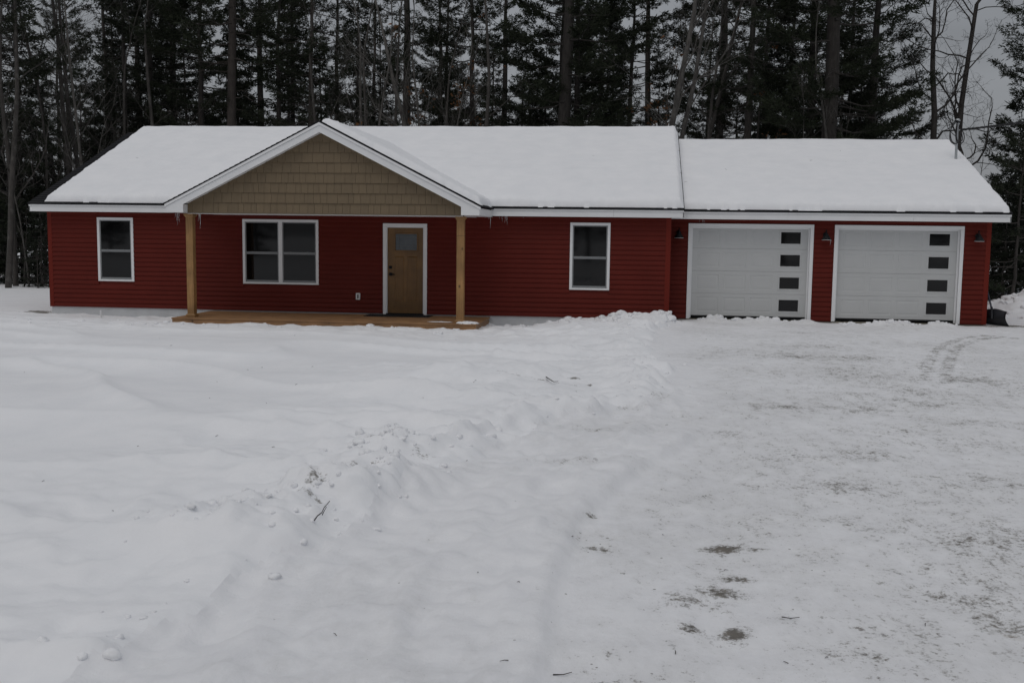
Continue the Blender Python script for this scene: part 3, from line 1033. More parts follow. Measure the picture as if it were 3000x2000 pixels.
for r in range(9):
    za = ROW0+r*ROWH
    zb = za+ROWH
    x = RB-.0+(-.09 if r % 2 else 0)-random.uniform(0, .05)
    while x < 2*GXC-RB:
        wdt = random.choice((.125, .15, .17, .19, .215, .24))
        a, b_ = max(x, RB+.001), min(x+wdt-.005, 2*GXC-RB-.001)
        x += wdt
        if b_-a < .03:
            continue
        dz = random.uniform(-.0012, .0008) if r else 0
        poly = clip_gable([(a, za+dz), (b_, za+dz), (b_, zb), (a, zb)])
        if not poly:
            continue
        yo = random.uniform(-.0012, .0012)
        n = len(poly)
        # tapered: butt end proud, head tucked under the next row
        vs_ = [(px, GP-.028+yo+.026*(pz-za)/ROWH, pz) for px, pz in poly]+[(px, GP+.006, pz) for px, pz in poly]
        fs_ = [tuple(range(n)), tuple(range(2*n-1, n-1, -1))]+[(i, i+n, (i+1) % n+n, (i+1) % n) for i in range(n)]
        MB().add(vs_, fs_).build('shingle', 'shake', gable)


# windows ---------------------------------------------------------------
def rect_ring(mb, x0, x1, z0, z1, l, r, b_, t, y0, y1):
    mb.box(x0, x1, y0, y1, z1-t, z1)
    mb.box(x0, x1, y0, y1, z0, z0+b_)
    mb.box(x0, x0+l, y0, y1, z0+b_, z1-t)
    mb.box(x1-r, x1, y0, y1, z0+b_, z1-t)
    return mb


def window_unit(parent, x0, x1, z0, z1):
    """one double-hung unit inside its casing opening"""
    zm = z0+(z1-z0)*.485
    s = .026
    rect_ring(MB(), x0, x1, zm-.012, z1, s, s, .042, s, -.020, .004).build('upper_sash', 'sash', parent, bevel=.002)
    rect_ring(MB(), x0, x1, z0, zm-.0125, s, s, .05, .018, -.014, .004).build('lower_sash', 'sash', parent, bevel=.002)
    MB().box(x0+s, x1-s, -.0085, .003, zm+.03, z1-s).build('pane', 'glass', parent)
    MB().box(x0+s, x1-s, -.0065, .003, z0+.05, zm-.0305).build('pane', 'glass', parent)
    for t in (.25, .75):
        xx = x0+(x1-x0)*t
        MB().box(xx-.022, xx+.022, -.028, -.0205, zm+.012, zm+.034).build('sash_lock', 'sash', parent, bevel=.003)


def casing(x0, x1, z0, z1, lab=None):
    o = rect_ring(MB(), x0, x1, z0, z1, .062, .062, .045, .062, -.034, .006).build('window', 'white', house, bevel=.004)
    return o


for (x0, x1, z0, z1) in (W1, W2):
    o = casing(x0, x1, z0, z1)
    window_unit(o, x0+.062, x1-.062, z0+.045, z1-.062)
x0, x1, z0, z1 = WD
o = casing(x0, x1, z0, z1)
xm = (x0+x1)/2
MB().box(xm-.048, xm+.048, -.033, .005, z0+.0455, z1-.0625).build('mullion', 'white', o, bevel=.004)
window_unit(o, x0+.062, xm-.048, z0+.045, z1-.062)
window_unit(o, xm+.048, x1-.062, z0+.045, z1-.062)

# front door --------------------------------------------------------------
x0, x1, z0, z1 = DR
dtrim = MB().box(x0, x1, -.036, .0, z1-.075, z1).box(x0, x0+.075, -.036, 0, z0+.004, z1-.0755).box(x1-.075, x1, -.036, 0, z0+.004, z1-.0755)
door = dtrim.build('front_door', 'white', house, bevel=.004)
MB().box(x0+.075, x0+.098, -.012, .14, z0+.03, z1-.0755).box(x1-.098, x1-.075, -.012, .14, z0+.03, z1-.0755).box(x0+.0985, x1-.0985, -.012, .14, z1-.098, z1-.0755).build('jamb', 'white', door)
MB().box(x0+.076, x1-.076, -.05, .14, z0+.004, z0+.03).build('threshold', 'black', door)
da, db, dz0, dz1 = x0+.0985, x1-.0985, z0+.034, z1-.101
dw = db-da
LITE = (da+.18, db-.15, dz1-.54, dz1-.135)
PAN = [(da+.17, da+dw*.5-.045, dz0+.28, dz1-.68), (da+dw*.5+.045, db-.15, dz0+.28, dz1-.68)]
leaf = holes_face(da, db, dz0, dz1, .045, [LITE]+PAN)
leaf = leaf.build('door_leaf', 'door_wood', door)
for (a, b_, c_, d_) in PAN:
    mb = MB()
    lo = [(0, .045), (.018, .058), (.03, .058)]
    vs_ = []
    for ins, yy in lo:
        vs_ += [(a+ins, yy, c_+ins), (b_-ins, yy, c_+ins), (b_-ins, yy, d_-ins), (a+ins, yy, d_-ins)]
    fs_ = [(k*4+i, k*4+(i+1) % 4, k*4+4+(i+1) % 4, k*4+4+i) for k in range(2) for i in range(4)]+[(8, 9, 10, 11)]
    mb.add(vs_, fs_).build('door_panel', 'door_wood', door)
a, b_, c_, d_ = LITE
rect_ring(MB(), a-.018, b_+.018, c_-.018, d_+.018, .03, .03, .03, .03, .030, .05).build('glass_frame', 'door_wood', door, bevel=.004)
MB().box(a, b_, .046, .055, c_, d_).build('pane', 'door_glass', door)
mb = MB()
for xx in (a+.105, b_-.105):
    mb.box(xx-.003, xx+.003, .042, .0455, c_+.012, d_-.012)
for zz in (c_+.105, d_-.085):
    mb.box(a+.012, b_-.012, .0425, .0456, zz-.003, zz+.003)
mb.build('glass_bars', 'grey_plastic', door)
hz = dz0+.93
MB().box(da+.035, da+.105, .015, .0445, hz+.13, hz+.20).build('deadbolt', 'black', door, bevel=.006)
MB().box(da+.04, da+.11, .02, .0445, hz-.035, hz+.035).tube([(da+.075, .03, hz), (da+.075, -.02, hz), (da+.10, -.03, hz), (da+.19, -.03, hz-.004)], .012, 8).build('door_handle', 'black', door)


# garage doors ----------------------------------------------------------------
def garage_door(g):
    x0, x1, z0, z1 = g
    y = GYW
    MB_ = MB().box(x0, x1, y-.04, y+.0, z1-.08, z1).box(x0, x0+.08, y-.04, y, z0-.01, z1-.0805).box(x1-.08, x1, y-.04, y, z0-.01, z1-.0805)
    d = MB_.build('garage_door', 'white', house, bevel=.004)
    tag(d, None)
    ia, ib, it = x0+.08, x1-.08, z1-.08
    MB().box(ia-.02, ia, y-.02, y+.16, z0, it+.02).box(ib, ib+.02, y-.02, y+.16, z0, it+.02).box(ia, ib, y-.02, y+.16, it, it+.02).build('jamb', 'white', d)
    # weather stop in front of the leaf
    MB().box(ia, ib, y+.055, y+.085, it-.035, it).box(ia, ia+.03, y+.055, y+.085, z0, it-.0355).box(ib-.03, ib, y+.055, y+.085, z0, it-.0355).build('door_stop', 'white', d)
    yb = y+.09
    zb = .025
    Wd = ib-ia
    for k in range(4):
        sa, sb = zb+k*.533, zb+(k+1)*.533-.006
        cz = (sa+sb)/2
        hol = []
        for cxr in (.145, .375, .605):
            c_ = ia+Wd*cxr+.012
            hol.append((c_-.262, c_+.262, cz-.175, cz+.175))
        cw = ia+Wd*.845
        hw = (cw-.27, cw+.27, cz-.18, cz+.18)
        sec = holes_face(ia+.003, ib-.003, sa, sb, yb, hol+[hw])
        sec.add([(ia, yb, sa), (ib, yb, sa), (ib, yb+.04, sa), (ia, yb+.04, sa)], [(0, 3, 2, 1)])
        sec.add([(ia, yb, sb), (ib, yb, sb), (ib, yb+.012, sb+.006), (ia, yb+.012, sb+.006)], [(0, 1, 2, 3)])
        sec.build('section', 'door_white', d)
        for h in hol:
            lo = [(0, 0), (.012, .006), (.026, .006), (.060, .001)]
            vs_ = []
            for ins, dy in lo:
                vs_ += [(h[0]+ins, yb+dy, h[2]+ins), (h[1]-ins, yb+dy, h[2]+ins), (h[1]-ins, yb+dy, h[3]-ins), (h[0]+ins, yb+dy, h[3]-ins)]
            fs_ = [(q*4+i, q*4+(i+1) % 4, q*4+4+(i+1) % 4, q*4+4+i) for q in range(3) for i in range(4)]+[(12, 13, 14, 15)]
            MB().add(vs_, fs_).build('raised_panel', 'door_white', d)
        # framed light
        lo = [(0, 0), (.008, -.007), (.040, -.007), (.046, .004)]
        vs_ = []
        for ins, dy in lo:
            vs_ += [(hw[0]+ins, yb+dy, hw[2]+ins), (hw[1]-ins, yb+dy, hw[2]+ins), (hw[1]-ins, yb+dy, hw[3]-ins), (hw[0]+ins, yb+dy, hw[3]-ins)]
        fs_ = [(q*4+i, q*4+(i+1) % 4, q*4+4+(i+1) % 4, q*4+4+i) for q in range(3) for i in range(4)]
        MB().add(vs_, fs_).build('pane_frame', 'door_white', d)
        MB().box(hw[0]+.046, hw[1]-.046, yb+.003, yb+.008, hw[2]+.046, hw[3]-.046).build('pane', 'glass', d)
    MB().box(ia, ib, yb+.005, yb+.035, -.012, zb-.002).build('bottom_seal', 'rubber', d)
    MB().box(ia, ib, yb+.05, yb+.08, -.03, it).build('dark_backing', 'black', d)
    return d


garage_door(G1)
garage_door(G2)

# porch posts ----------------------------------------------------------------
DZ = -.06
for px in (4.485, 10.665):
    py = -1.80
    p = MB().box(px-.08, px+.08, py-.08, py+.08, DZ+.001, 2.262).build('porch_post', 'cedar_post', house, bevel=.006)
    mb = MB()
    for a, b_, r0, r1 in ((DZ+.0015, DZ+.045, .108, .108), (DZ+.045, DZ+.072, .108, .085)):
        mb.add([(px-r0, py-r0, a), (px+r0, py-r0, a), (px+r0, py+r0, a), (px-r0, py+r0, a), (px-r1, py-r1, b_), (px+r1, py-r1, b_), (px+r1, py+r1, b_), (px-r1, py+r1, b_)],
               [(0, 1, 5, 4), (1, 2, 6, 5), (2, 3, 7, 6), (3, 0, 4, 7)])
    mb.build('post_base', 'cedar_post', p)
    mb = MB()
    for a, b_, r0, r1 in ((2.185, 2.222, .084, .106), (2.222, 2.2615, .112, .112)):
        mb.add([(px-r0, py-r0, a), (px+r0, py-r0, a), (px+r0, py+r0, a), (px-r0, py+r0, a), (px-r1, py-r1, b_), (px+r1, py-r1, b_), (px+r1, py+r1, b_), (px-r1, py+r1, b_)],
               [(0, 1, 5, 4), (1, 2, 6, 5), (2, 3, 7, 6), (3, 0, 4, 7), (0, 3, 2, 1)])
    mb.build('post_cap', 'cedar_post', p)
    if px > 8:
        MB().box(px-.0815, px+.0815, py-.0815, py+.0815, 1.845, 1.852).build('saw_line', 'dark_bark', p)

# deck ----------------------------------------------------------------
DX0, DX1, DYF = 4.166, 11.086, -2.20
deck = MB().box(DX0+.03, DX1-.03, DYF+.045, DYF+.085, -.75, DZ-.030).box(DX0+.03, DX0+.07, DYF+.085, -.02, -.75, DZ-.030).box(DX1-.07, DX1-.03, DYF+.085, -.02, -.75, DZ-.030).build('deck', 'deck_wood', house)
nb = 16
bw_ = (-.018-DYF)/nb
for i in range(nb):
    y0 = DYF+i*bw_
    dzj = random.uniform(-.001, .001)
    MB().box(DX0, DX1, y0+.0025, y0+bw_-.0025, DZ-.028, DZ+dzj).build('deck_board', 'deck_wood', deck, bevel=.003)
MB().box(DX0+.012, 7.35, DYF+.02, DYF+.044, -.35, DZ-.031).build('skirt_board', 'deck_wood', deck, bevel=.003)
MB().box(7.353, DX1-.012, DYF+.02, DYF+.044, -.35, DZ-.031).build('skirt_board', 'deck_wood', deck, bevel=.003)


# ------------------------------------------------------------------ snow lying on the roofs
def roof_snow(name, label, origin, ax, up_, nU, nV, LU, LV, edge_fn, T=.16, noise_seed=0, roll=.13):
    """snow blanket on a sloping rectangle; edge_fn(U,V) = distance in metres inside the snow's border"""
    U, V = np.meshgrid(np.linspace(0, LU, nU), np.linspace(0, LV, nV))
    d = edge_fn(U, V)
    t = np.clip(d/roll, 0, 1)
    prof = np.sqrt(np.maximum(0, 1-(1-t)**2))
    h = T*prof*(1+.15*fbm(U*.35+noise_seed, V*.35, 3)+.05*fbm(U*2.1, V*2.1+noise_seed, 3))
    # crusty lower lip
    h = h+(.02*fbm(U*6+noise_seed, V*9, 3, .6)*np.exp(-(d/.25)**2)+.006*fbm(U*1.5, V*5+noise_seed, 3))*prof
    origin, ax, up_ = map(np.array, (origin, ax, up_))
    n = np.cross(ax, up_)
    n = n/np.linalg.norm(n)
    if n[2] < 0:
        n = -n
    P = origin+U[..., None]*ax+V[..., None]*up_+(h[..., None]*(n*.55+np.array([0, 0, .45]))+n*.034)
    Pb = origin+U[..., None]*ax+V[..., None]*up_+n*.032
    ok = d > 0
    okc = ok[:-1, :-1] | ok[1:, 1:] | ok[:-1, 1:] | ok[1:, :-1]
    ii = np.arange(nU*nV).reshape(nV, nU)
    q = np.stack([ii[:-1, :-1], ii[:-1, 1:], ii[1:, 1:], ii[1:, :-1]], -1)[okc]
    if np.cross(ax, up_)[2] < 0:
        q = q[:, ::-1]
    used = np.unique(q)
    re = np.full(nU*nV, -1)
    re[used] = np.arange(len(used))
    nb_ = len(used)
    VV = np.concatenate([P.reshape(-1, 3)[used], Pb.reshape(-1, 3)[used]])
    qt = re[q]
    me = mesh_np(name, VV, [np.concatenate([qt, qt[:, ::-1]+nb_])], True)
    me.materials.append(M['roof_snow'])
    o = link(name, me)
    tag(o, label, 'snow')
    return o


up_m = np.array([0, 1, RM])/math.hypot(1, RM)
LVm = math.hypot(1, RM)*(RIDGE_Y-EAVE_Y)


def e_main(U, V):
    e = V-(.050+.06*sstep(3, 0, U)+.025*pn(U*1.3, U*0+2)+.020*pn(U*5.1, U*0)+.012*pn(U*15, U*0))
    l = U-(.36+.02*pn(V*2, V*0+4)+.05*(1-V/LVm))*1.0
    r = (OR-OL)-.035-U+.012*pn(V*6, V*0+1)+.01*pn(V*15, V*0)
    d = np.minimum(np.minimum(e*1.0, l*.9), r*1.6)
    # rounded-off corner at the bare end of the ridge
    top = np.sqrt(np.maximum(0, 1-np.clip((1.0-(U-.36))/1.0, 0, 1)**2))
    d = np.minimum(d, .45-.45*np.clip((V-(LVm-.22*(1-top)-.02))/.22, -5, 1)+0)
    # the porch roof stands in this area: nothing lies inside it
    return d


roof_snow('roof_snow', 'smooth snow blanket on the long main roof, around the porch gable', (OL, EAVE_Y, EAVE_Z), (1, 0, 0), up_m, 420, 150, OR-OL, LVm, e_main, .165, 3.0)
up_b = np.array([0, -1, RM])/math.hypot(1, RM)
roof_snow('roof_snow', 'snow on the hidden back slope of the main roof', (OL, 2*RIDGE_Y-EAVE_Y, EAVE_Z), (1, 0, 0), up_b, 120, 40, OR-OL, LVm,
          lambda U, V: np.minimum(np.minimum(V-.1, U-.9), (OR-OL)-.06-U), .155, 8.0)
up_g = np.array([0, 1, RG])/math.hypot(1, RG)
LVg = math.hypot(1, RG)*(GR_Y-GE_Y)
LUg = OG-XR-.02


def e_gar(U, V):
    e = V-(.045+.025*pn(U*1.1+30, U*0+2)+.02*pn(U*5.3, U*0+6)+.008*pn(U*17, U*0+2))
    r = LUg-.035-U+.015*pn(V*3, V*0+1)
    return np.minimum(np.minimum(e, U+.06), r*1.3)


roof_snow('roof_snow', 'smooth snow blanket on the lower garage roof with the mast standing in it', (XR+.02, GE_Y, GE_Z), (1, 0, 0), up_g, 240, 140, LUg, LVg, e_gar, .15, 14.0)
up_gb = np.array([0, -1, RG])/math.hypot(1, RG)
roof_snow('roof_snow', 'snow on the hidden back slope of the garage roof', (XR+.02, 2*GR_Y-GE_Y, GE_Z), (1, 0, 0), up_gb, 80, 40, LUg, LVg,
          lambda U, V: np.minimum(np.minimum(V-.1, U+.06), LUg-.06-U), .145, 19.0)
# porch roof, right slope and left slope
sl = math.hypot(1, GSL)
up_r = np.array([-1, 0, GSL])/sl
LVp = sl*(GXR-GXC)


def e_pr(U, V):
    e = V-(.10+.03*pn(U*2, U*0+9)+.02*pn(U*6, U*0))
    fr = U-(.10+.03*pn(V*1.7, V*0+11)+.018*pn(V*6, V*0))
    return np.minimum(np.minimum(e, fr), LVp+.03-V)


roof_snow('roof_snow', 'snow on the porch roof slope facing the garage, heaped at the gable peak', (GXR+.03, GF, gz(GXR+.03)), (0, 1, 0), up_r, 110, 90, 6.0, LVp+.02, e_pr, .135, 23.0)
up_l = np.array([1, 0, GSL])/sl
roof_snow('roof_snow', 'thin snow on the porch roof slope facing the bare roof edge', (GXL-.03, GF, gz(GXL-.03)), (0, 1, 0), up_l, 110, 90, 6.0, LVp+.02,
          lambda U, V: np.minimum(np.minimum(V-.2, U-.45), LVp-.12-V), .10, 27.0)

# ------------------------------------------------------------------ small things on and around the house
def wall_lamp(u, v_, label):
    p = unproj(u, v_, 1, GYW-.17)
    x, y, z = p                                    # rim centre
    yw = GYW-.018
    zt = z+.20
    e = empty('wall_lamp', (x, yw, zt), label, 'lamp', 'barn lamps on the garage wall')
    MB().lathe([(.0, -.022), (.048, -.022), (.056, -.012), (.056, -.0), (0, 0)], (x, yw, z+.12), 20, 'y').build('back_plate', 'black', e, True)
    arm = [(x, yw-.01, z+.12)]
    for i in range(9):
        a = math.pi*(i/8)
        arm.append((x, yw-.03-.065*(1-math.cos(a)), z+.15+.085*math.sin(a)))
    arm.append((x, y, z+.125))
    MB().tube(arm, .010, 8).build('arm', 'black', e, True)
    MB().lathe([(.018, .155), (.032, .150), (.036, .12), (.040, .115), (.062, .085), (.092, .045), (.105, .012), (.106, .0), (.102, .0), (.098, .012), (.06, .075), (.02, .10), (0, .1)], (x, y, z), 28).build('shade', 'black', e, True)
    MB().lathe([(.099, .004), (.1075, .001), (.1075, -.005), (.099, -.005), (.099, .004)], (x, y, z), 28).build('rim', 'inner_white', e, True)
    MB().lathe([(.012, .095), (.018, .075), (.03, .045), (.026, .022), (0, .012)], (x, y, z), 14).build('bulb', 'inner_white', e, True)
    return p


wall_lamp(1989, 697, 'black barn lamp beside the inner corner, between main house and first garage door')
lp2 = wall_lamp(2421, 703, 'black barn lamp between the two garage doors, icicle on its rim')
wall_lamp(2869, 707, 'black barn lamp between second garage door and outer red corner')

# outlet on the porch wall
p = unproj(1049.5, 868, 1, -.02)
o = empty('outlet_box', (p[0], -.02, p[2]-.08), 'small white weatherproof outlet box on red siding beside front door', 'outlet')
MB().box(p[0]-.052, p[0]+.052, -.052, -.013, p[2]-.08, p[2]+.08).build('cover', 'plastic_white', o, bevel=.008)
MB().box(p[0]-.02, p[0]+.02, -.056, -.0515, p[2]-.045, p[2]+.05).build('lid', 'grey_plastic', o, bevel=.003)
MB().box(p[0]-.03, p[0]+.03, -.02, -.01, p[2]-.09, p[2]+.088).build('mounting_block', 'red_corner', o)

# door mat: a rubber ring mat, coarse ribs
mx0, mx1, my0, my1 = 8.17, 9.72, -.66, -.07
o = empty('door_mat', (8.95, -.37, DZ+.002), 'black rubber mat on deck in front of wooden front door', 'mat')
MB().box(mx0, mx1, my0, my1, DZ+.002, DZ+.011).build('mat_base', 'rubber', o, bevel=.004)
mb = MB()
for i in range(26):
    xx = mx0+.03+i*(mx1-mx0-.06)/25
    mb.box(xx-.012, xx+.012, my0+.03, my1-.03, DZ+.0108, DZ+.018)
mb.build('mat_ribs', 'rubber', o)
# dusting of snow at the right post
def snow_patch(label, cx_, cy_, rx, ry, h, z0, seed):
    n = 40
    U, V = np.meshgrid(np.linspace(-1.3, 1.3, n), np.linspace(-1.3, 1.3, n))
    d = 1-np.sqrt(U**2+V**2)+.28*fbm(U*1.6+seed, V*1.6, 4, .6)
    Z = h*np.sqrt(np.clip(d, 0, 1))*(1+.25*fbm(U*4+seed, V*4, 3))
    X, Y = cx_+U*rx, cy_+V*ry
    ok = d > 0
    okc = ok[:-1, :-1] | ok[1:, 1:]
    ii = np.arange(n*n).reshape(n, n)
    q = np.stack([ii[:-1, :-1], ii[:-1, 1:], ii[1:, 1:], ii[1:, :-1]], -1)[okc]
    Y = np.clip(Y, DYF+.01, -.05)
    VV = np.stack([X.ravel(), Y.ravel(), (z0+.002+Z).ravel()], 1)
    used = np.unique(q)
    re = np.full(n*n, -1)
    re[used] = np.arange(len(used))
    me = mesh_np('snow_patch', VV[used], [re[q]], True)
    me.materials.append(M['snow'])
    return tag(link('snow_patch', me), label, 'snow')


snow_patch('small patch of snow on deck end at foot of porch post', 10.86, -1.95, .22, .20, .05, DZ, 3.0)
snow_patch('thin dusting of snow on deck boards between mat and post', 10.2, -1.75, .28, .07, .012, DZ, 8.0)

# icicles
def icicle(x, y, z, L, r, label):
    n = 7
    pts = [(x+random.uniform(-.003, .003)*i, y, z-L*i/(n-1)) for i in range(n)]
    rad = [max(.0012, r*(1-i/(n-1))**.8*(1+.25*random.uniform(-1, 1))) for i in range(n)]
    o = MB().tube(pts, rad, 7).build('icicle', 'ice', None, True)
    tag(o, label, 'icicle', 'icicles: '+label)


for (u, v0, v1, r, lab) in [
        (519, 622, 658, .010, 'icicle on the porch eave end facing the bare roof edge'), (524, 622, 650, .009, 'icicle on the porch eave end facing the bare roof edge'), (514, 622, 636, .006, 'icicle on the porch eave end facing the bare roof edge'),
        (586, 624, 668, .012, 'icicle beside the porch post that stands farther from the door'), (582, 624, 646, .008, 'icicle beside the porch post that stands farther from the door'), (551, 624, 640, .006, 'icicle beside the porch post that stands farther from the door'),
        (1437, 634, 673, .011, 'icicle at the valley where porch eave meets main eave'), (1432, 634, 646, .006, 'icicle at the valley where porch eave meets main eave'), (1421, 632, 639, .005, 'icicle at the valley where porch eave meets main eave'),
        (1471, 635, 652, .006, 'short icicle on the main eave between porch and plain window'), (1480, 635, 655, .007, 'short icicle on the main eave between porch and plain window'), (1485, 635, 662, .008, 'short icicle on the main eave between porch and plain window'),
        (1463, 635, 643, .004, 'short icicle on the main eave between porch and plain window'), (1533, 635, 641, .004, 'short icicle on the main eave between porch and plain window')]:
    yp = -1.2 if u < 560 else (-1.85 if u < 600 else EAVE_Y+.03)
    a = unproj(u, v0, 1, yp)
    b_ = unproj(u, v1, 1, yp)
    zt = 2.289 if u < 600 else 2.312
    if 560 < u < 600:
        zt = 2.264
    icicle(a[0], yp, zt, max(.03, a[2]-b_[2]), r, lab)
icicle(lp2[0]+.10, lp2[1], lp2[2]-.004, .13, .007, 'single icicle hanging from rim of lamp between garage doors')
for u in (2049, 2058, 2062):
    a = unproj(u, 645, 1, GE_Y+.03)
    icicle(a[0], GE_Y+.03, 2.301, .085, .004, 'thin icicle on garage eave above first garage door')

# white stake in the snow
p = unproj(296.5, 931, 2, -.17)
zz = gz_at(p[0], p[1])
o = MB().tube([(p[0], p[1], zz-.1), (p[0]-.002, p[1], zz+.1), (p[0]-.006, p[1], zz+.19)], [.024, .024, .022], 10).build('stake', 'plastic_white', None, False)
tag(o, 'short white stake poking out of snow before the foundation', 'stake')

# service mast on the garage roof
mb_ = np.array([22.505, 3.537, 0])
mz = GE_Z+RG*(mb_[1]-GE_Y)
mtop = unproj(2806, 352, 1, mb_[1])
mx, my = mb_[0], mb_[1]
ztop = float(mtop[2])
e = empty('service_mast', (mx, my, mz), 'grey electric service mast with weatherhead and cable loops on garage roof', 'mast')
lean = float(mtop[0])-mx
MB().tube([(mx, my, mz-.3), (mx+lean, my, ztop-.05)], .032, 14).build('pipe', 'galv', e, True)
MB().lathe([(.033, .02), (.085, .0), (.095, .04), (.05, .10), (.034, .13)], (mx, my, mz+.02), 18).build('roof_boot', 'rubber', e, True)
MB().lathe([(.036, -.06), (.045, -.05), (.06, .0), (.066, .04), (.055, .075), (.03, .095), (.0, .1)], (mx+lean, my, ztop-.06), 16).build('weatherhead', 'galv', e, True)
MB().lathe([(.0, -.03), (.045, -.028), (.055, -.005), (.055, .01)], (mx+lean, my-.05, ztop-.05), 12).build('weatherhead_mouth', 'black', e, True)
att = unproj(2814, 381, 1, my)
MB().tube([(mx+lean*.7, my, att[2]-.01), (mx+lean*.7+.07, my, att[2])], .014, 8).build('wire_holder', 'galv', e, True)


def loop_pts(px):
    P = np.array([unproj(u, v_, 1, my-.06+.02*math.sin(i)) for i, (u, v_) in enumerate(px)])
    # Catmull-Rom
    outp = []
    for i in range(len(P)-1):
        p0, p1, p2, p3 = P[max(0, i-1)], P[i], P[i+1], P[min(len(P)-1, i+2)]
        for t in np.linspace(0, 1, 6, endpoint=False):
            outp.append(.5*((2*p1)+(-p0+p2)*t+(2*p0-5*p1+4*p2-p3)*t*t+(-p0+3*p1-3*p2+p3)*t**3))
    outp.append(P[-1])
    return outp


for lp in ([(2800, 352), (2790, 368), (2783, 392), (2784, 412), (2793, 421), (2803, 420), (2812, 410), (2815, 395), (2814, 382)],
           [(2803, 352), (2795, 365), (2785, 382), (2785, 400), (2789, 414), (2798, 421)],
           [(2807, 353), (2801, 375), (2800, 400), (2803, 415), (2812, 421), (2822, 415), (2825, 400), (2820, 384), (2815, 381)],
           [(2805, 353), (2803, 380), (2802, 402), (2806, 413), (2814, 414), (2820, 408), (2818, 392)]):
    MB().tube(loop_pts(lp), .012, 6).build('cable_loop', 'cable', e, True)
# twisted drop running off to the pole by the road
A = np.array([mx+lean*.7+.07, my, att[2]])
B = np.array(unproj(3000, 353, 1, my-2.2))
D_ = (B-A)*4.0
o_v = MB()
for ph in (0, 2.1, 4.2):
    pts = []
    for i in range(160):
        t = i/159
        q = A+D_*t
        sag = -.25*t*(1-t)
        pts.append((q[0], q[1]+.018*math.cos(ph+i*.7), q[2]+sag+.018*math.sin(ph+i*.7)))
    o_v.tube(pts, .013, 5)
tag(o_v.build('service_cable', 'cable', None, True), 'twisted black service cable running from mast towards the snowy pine', 'cable')

# snow shovel leaning on the far side of the outer garage corner
bl = unproj(2912, 947, 2, -.06)
bx_, by_ = bl[0], max(bl[1], .55)
by_ = .75
bl = unproj(2911, 925, 1, by_)
bx_ = bl[0]
e = empty('snow_shovel', (bx_, by_, -.07), 'black snow shovel leaning on garage side wall beside outer corner', 'shovel')
PH = math.radians(32)
AX = np.array([math.cos(PH), math.sin(PH)])       # the way the scoop opens, away from the wall
WX = np.array([math.sin(PH), -math.cos(PH)])      # along the cutting edge
n, mwid = 14, 12
vs_ = []
for thick in (0, .007):
    for i in range(n+1):
        t = i/n                                    # 0 cutting edge .. 1 top
        ang = t*2.35
        pa = .155-.20*math.sin(min(ang, 2.2)*.86)+.075*t**3
        pz = -.068+.37*t**1.12
        for j in range(mwid+1):
            s_ = (j/mwid-.5)*2
            top_cut = .035*abs(s_)**2*t**4
            q = np.array([bx_, by_+.02])+AX*(pa+thick+.02*abs(s_)**3*t)+WX*(.33*s_*(1-.06*t**4))
            vs_.append((q[0], q[1], pz-top_cut+.02*(1-abs(s_))*t**6))
RW = mwid+1
N1 = (n+1)*RW
fs_ = []
for i in range(n):
    for j in range(mwid):
        q = i*RW+j
        fs_.append((q, q+1, q+RW+1, q+RW))
        fs_.append((N1+q, N1+q+RW, N1+q+RW+1, N1+q+1))
for i in range(n):
    for j in (0, mwid):
        q = i*RW+j
        fs_.append((q, q+RW, N1+q+RW, N1+q))
for j in range(mwid):
    for i in (0, n):
        q = i*RW+j
        fs_.append((q, q+1, N1+q+1, N1+q))
MB().add(vs_, fs_).build('blade', 'shovel', e, True)
hb = np.array([bx_, by_+.02])+AX*(-.02)
mb = MB()
mb.tube([(hb[0]-AX[0]*.02, hb[1]-AX[1]*.02, .10), (hb[0]-AX[0]*.03, hb[1]-AX[1]*.03, .22), (hb[0]-.03, hb[1]+.02, .36)], [.02, .03, .026], 8)
mb.build('socket', 'shovel', e, True)
hx, hy, hzt = XG+.03, by_+.42, .98
MB().tube([(hb[0]-.028, hb[1]+.018, .30), (hb[0]-.045, hb[1]+.05, .42), (hx+.02, hy, hzt)], [.021, .019, .017], 10).build('handle', 'shovel_blue', e, True)
MB().tube([(hx+.02, hy-.07, hzt+.09), (hx+.02, hy-.05, hzt+.02), (hx+.02, hy, hzt), (hx+.02, hy+.05, hzt+.03), (hx+.02, hy+.06, hzt+.1), (hx+.02, hy-.07, hzt+.1)], .013, 8).build('grip', 'shovel', e, True)


# twigs lying in the broken snow
def twig(label, px, r=.006, lift=.01):
    pts = []
    for (u, v_, dz) in px:
        p = unproj(u, v_, 2, .05)
        z = gz_at(p[0], p[1])
        p = unproj(u, v_, 2, z+dz)
        pts.append((p[0], p[1], z+dz+lift))
    tag(MB().tube(pts, [r*(1-.5*i/(len(pts)-1)) for i in range(len(pts))], 6).build('twig', 'dark_bark', None, True), label, 'twig')


twig('dark forked twig sticking out of broken snow mound near the berm', [(921, 1528, 0), (930, 1515, .02), (943, 1505, .02), (950, 1490, .05), (966, 1472, .09)], .0045)
twig('dark stub of twig beside the forked one', [(944, 1512, .0), (950, 1500, .04), (957, 1488, .06)], .003)
twig('dark twig beside the soil streaks on the smooth hummock', [(1600, 1106, .02), (1612, 1114, .03), (1622, 1120, .02), (1635, 1119, .01)], .007)
twig('thin grass stem lying on the packed drive near two soil patches', [(2290, 1808, .002), (2315, 1812, .004), (2342, 1809, .002)], .003, .004)
twig('long thin stem lying on snow beside the wheel ledge', [(1620, 1977, .002), (1650, 1977, .006), (1675, 1970, .003)], .003, .004)


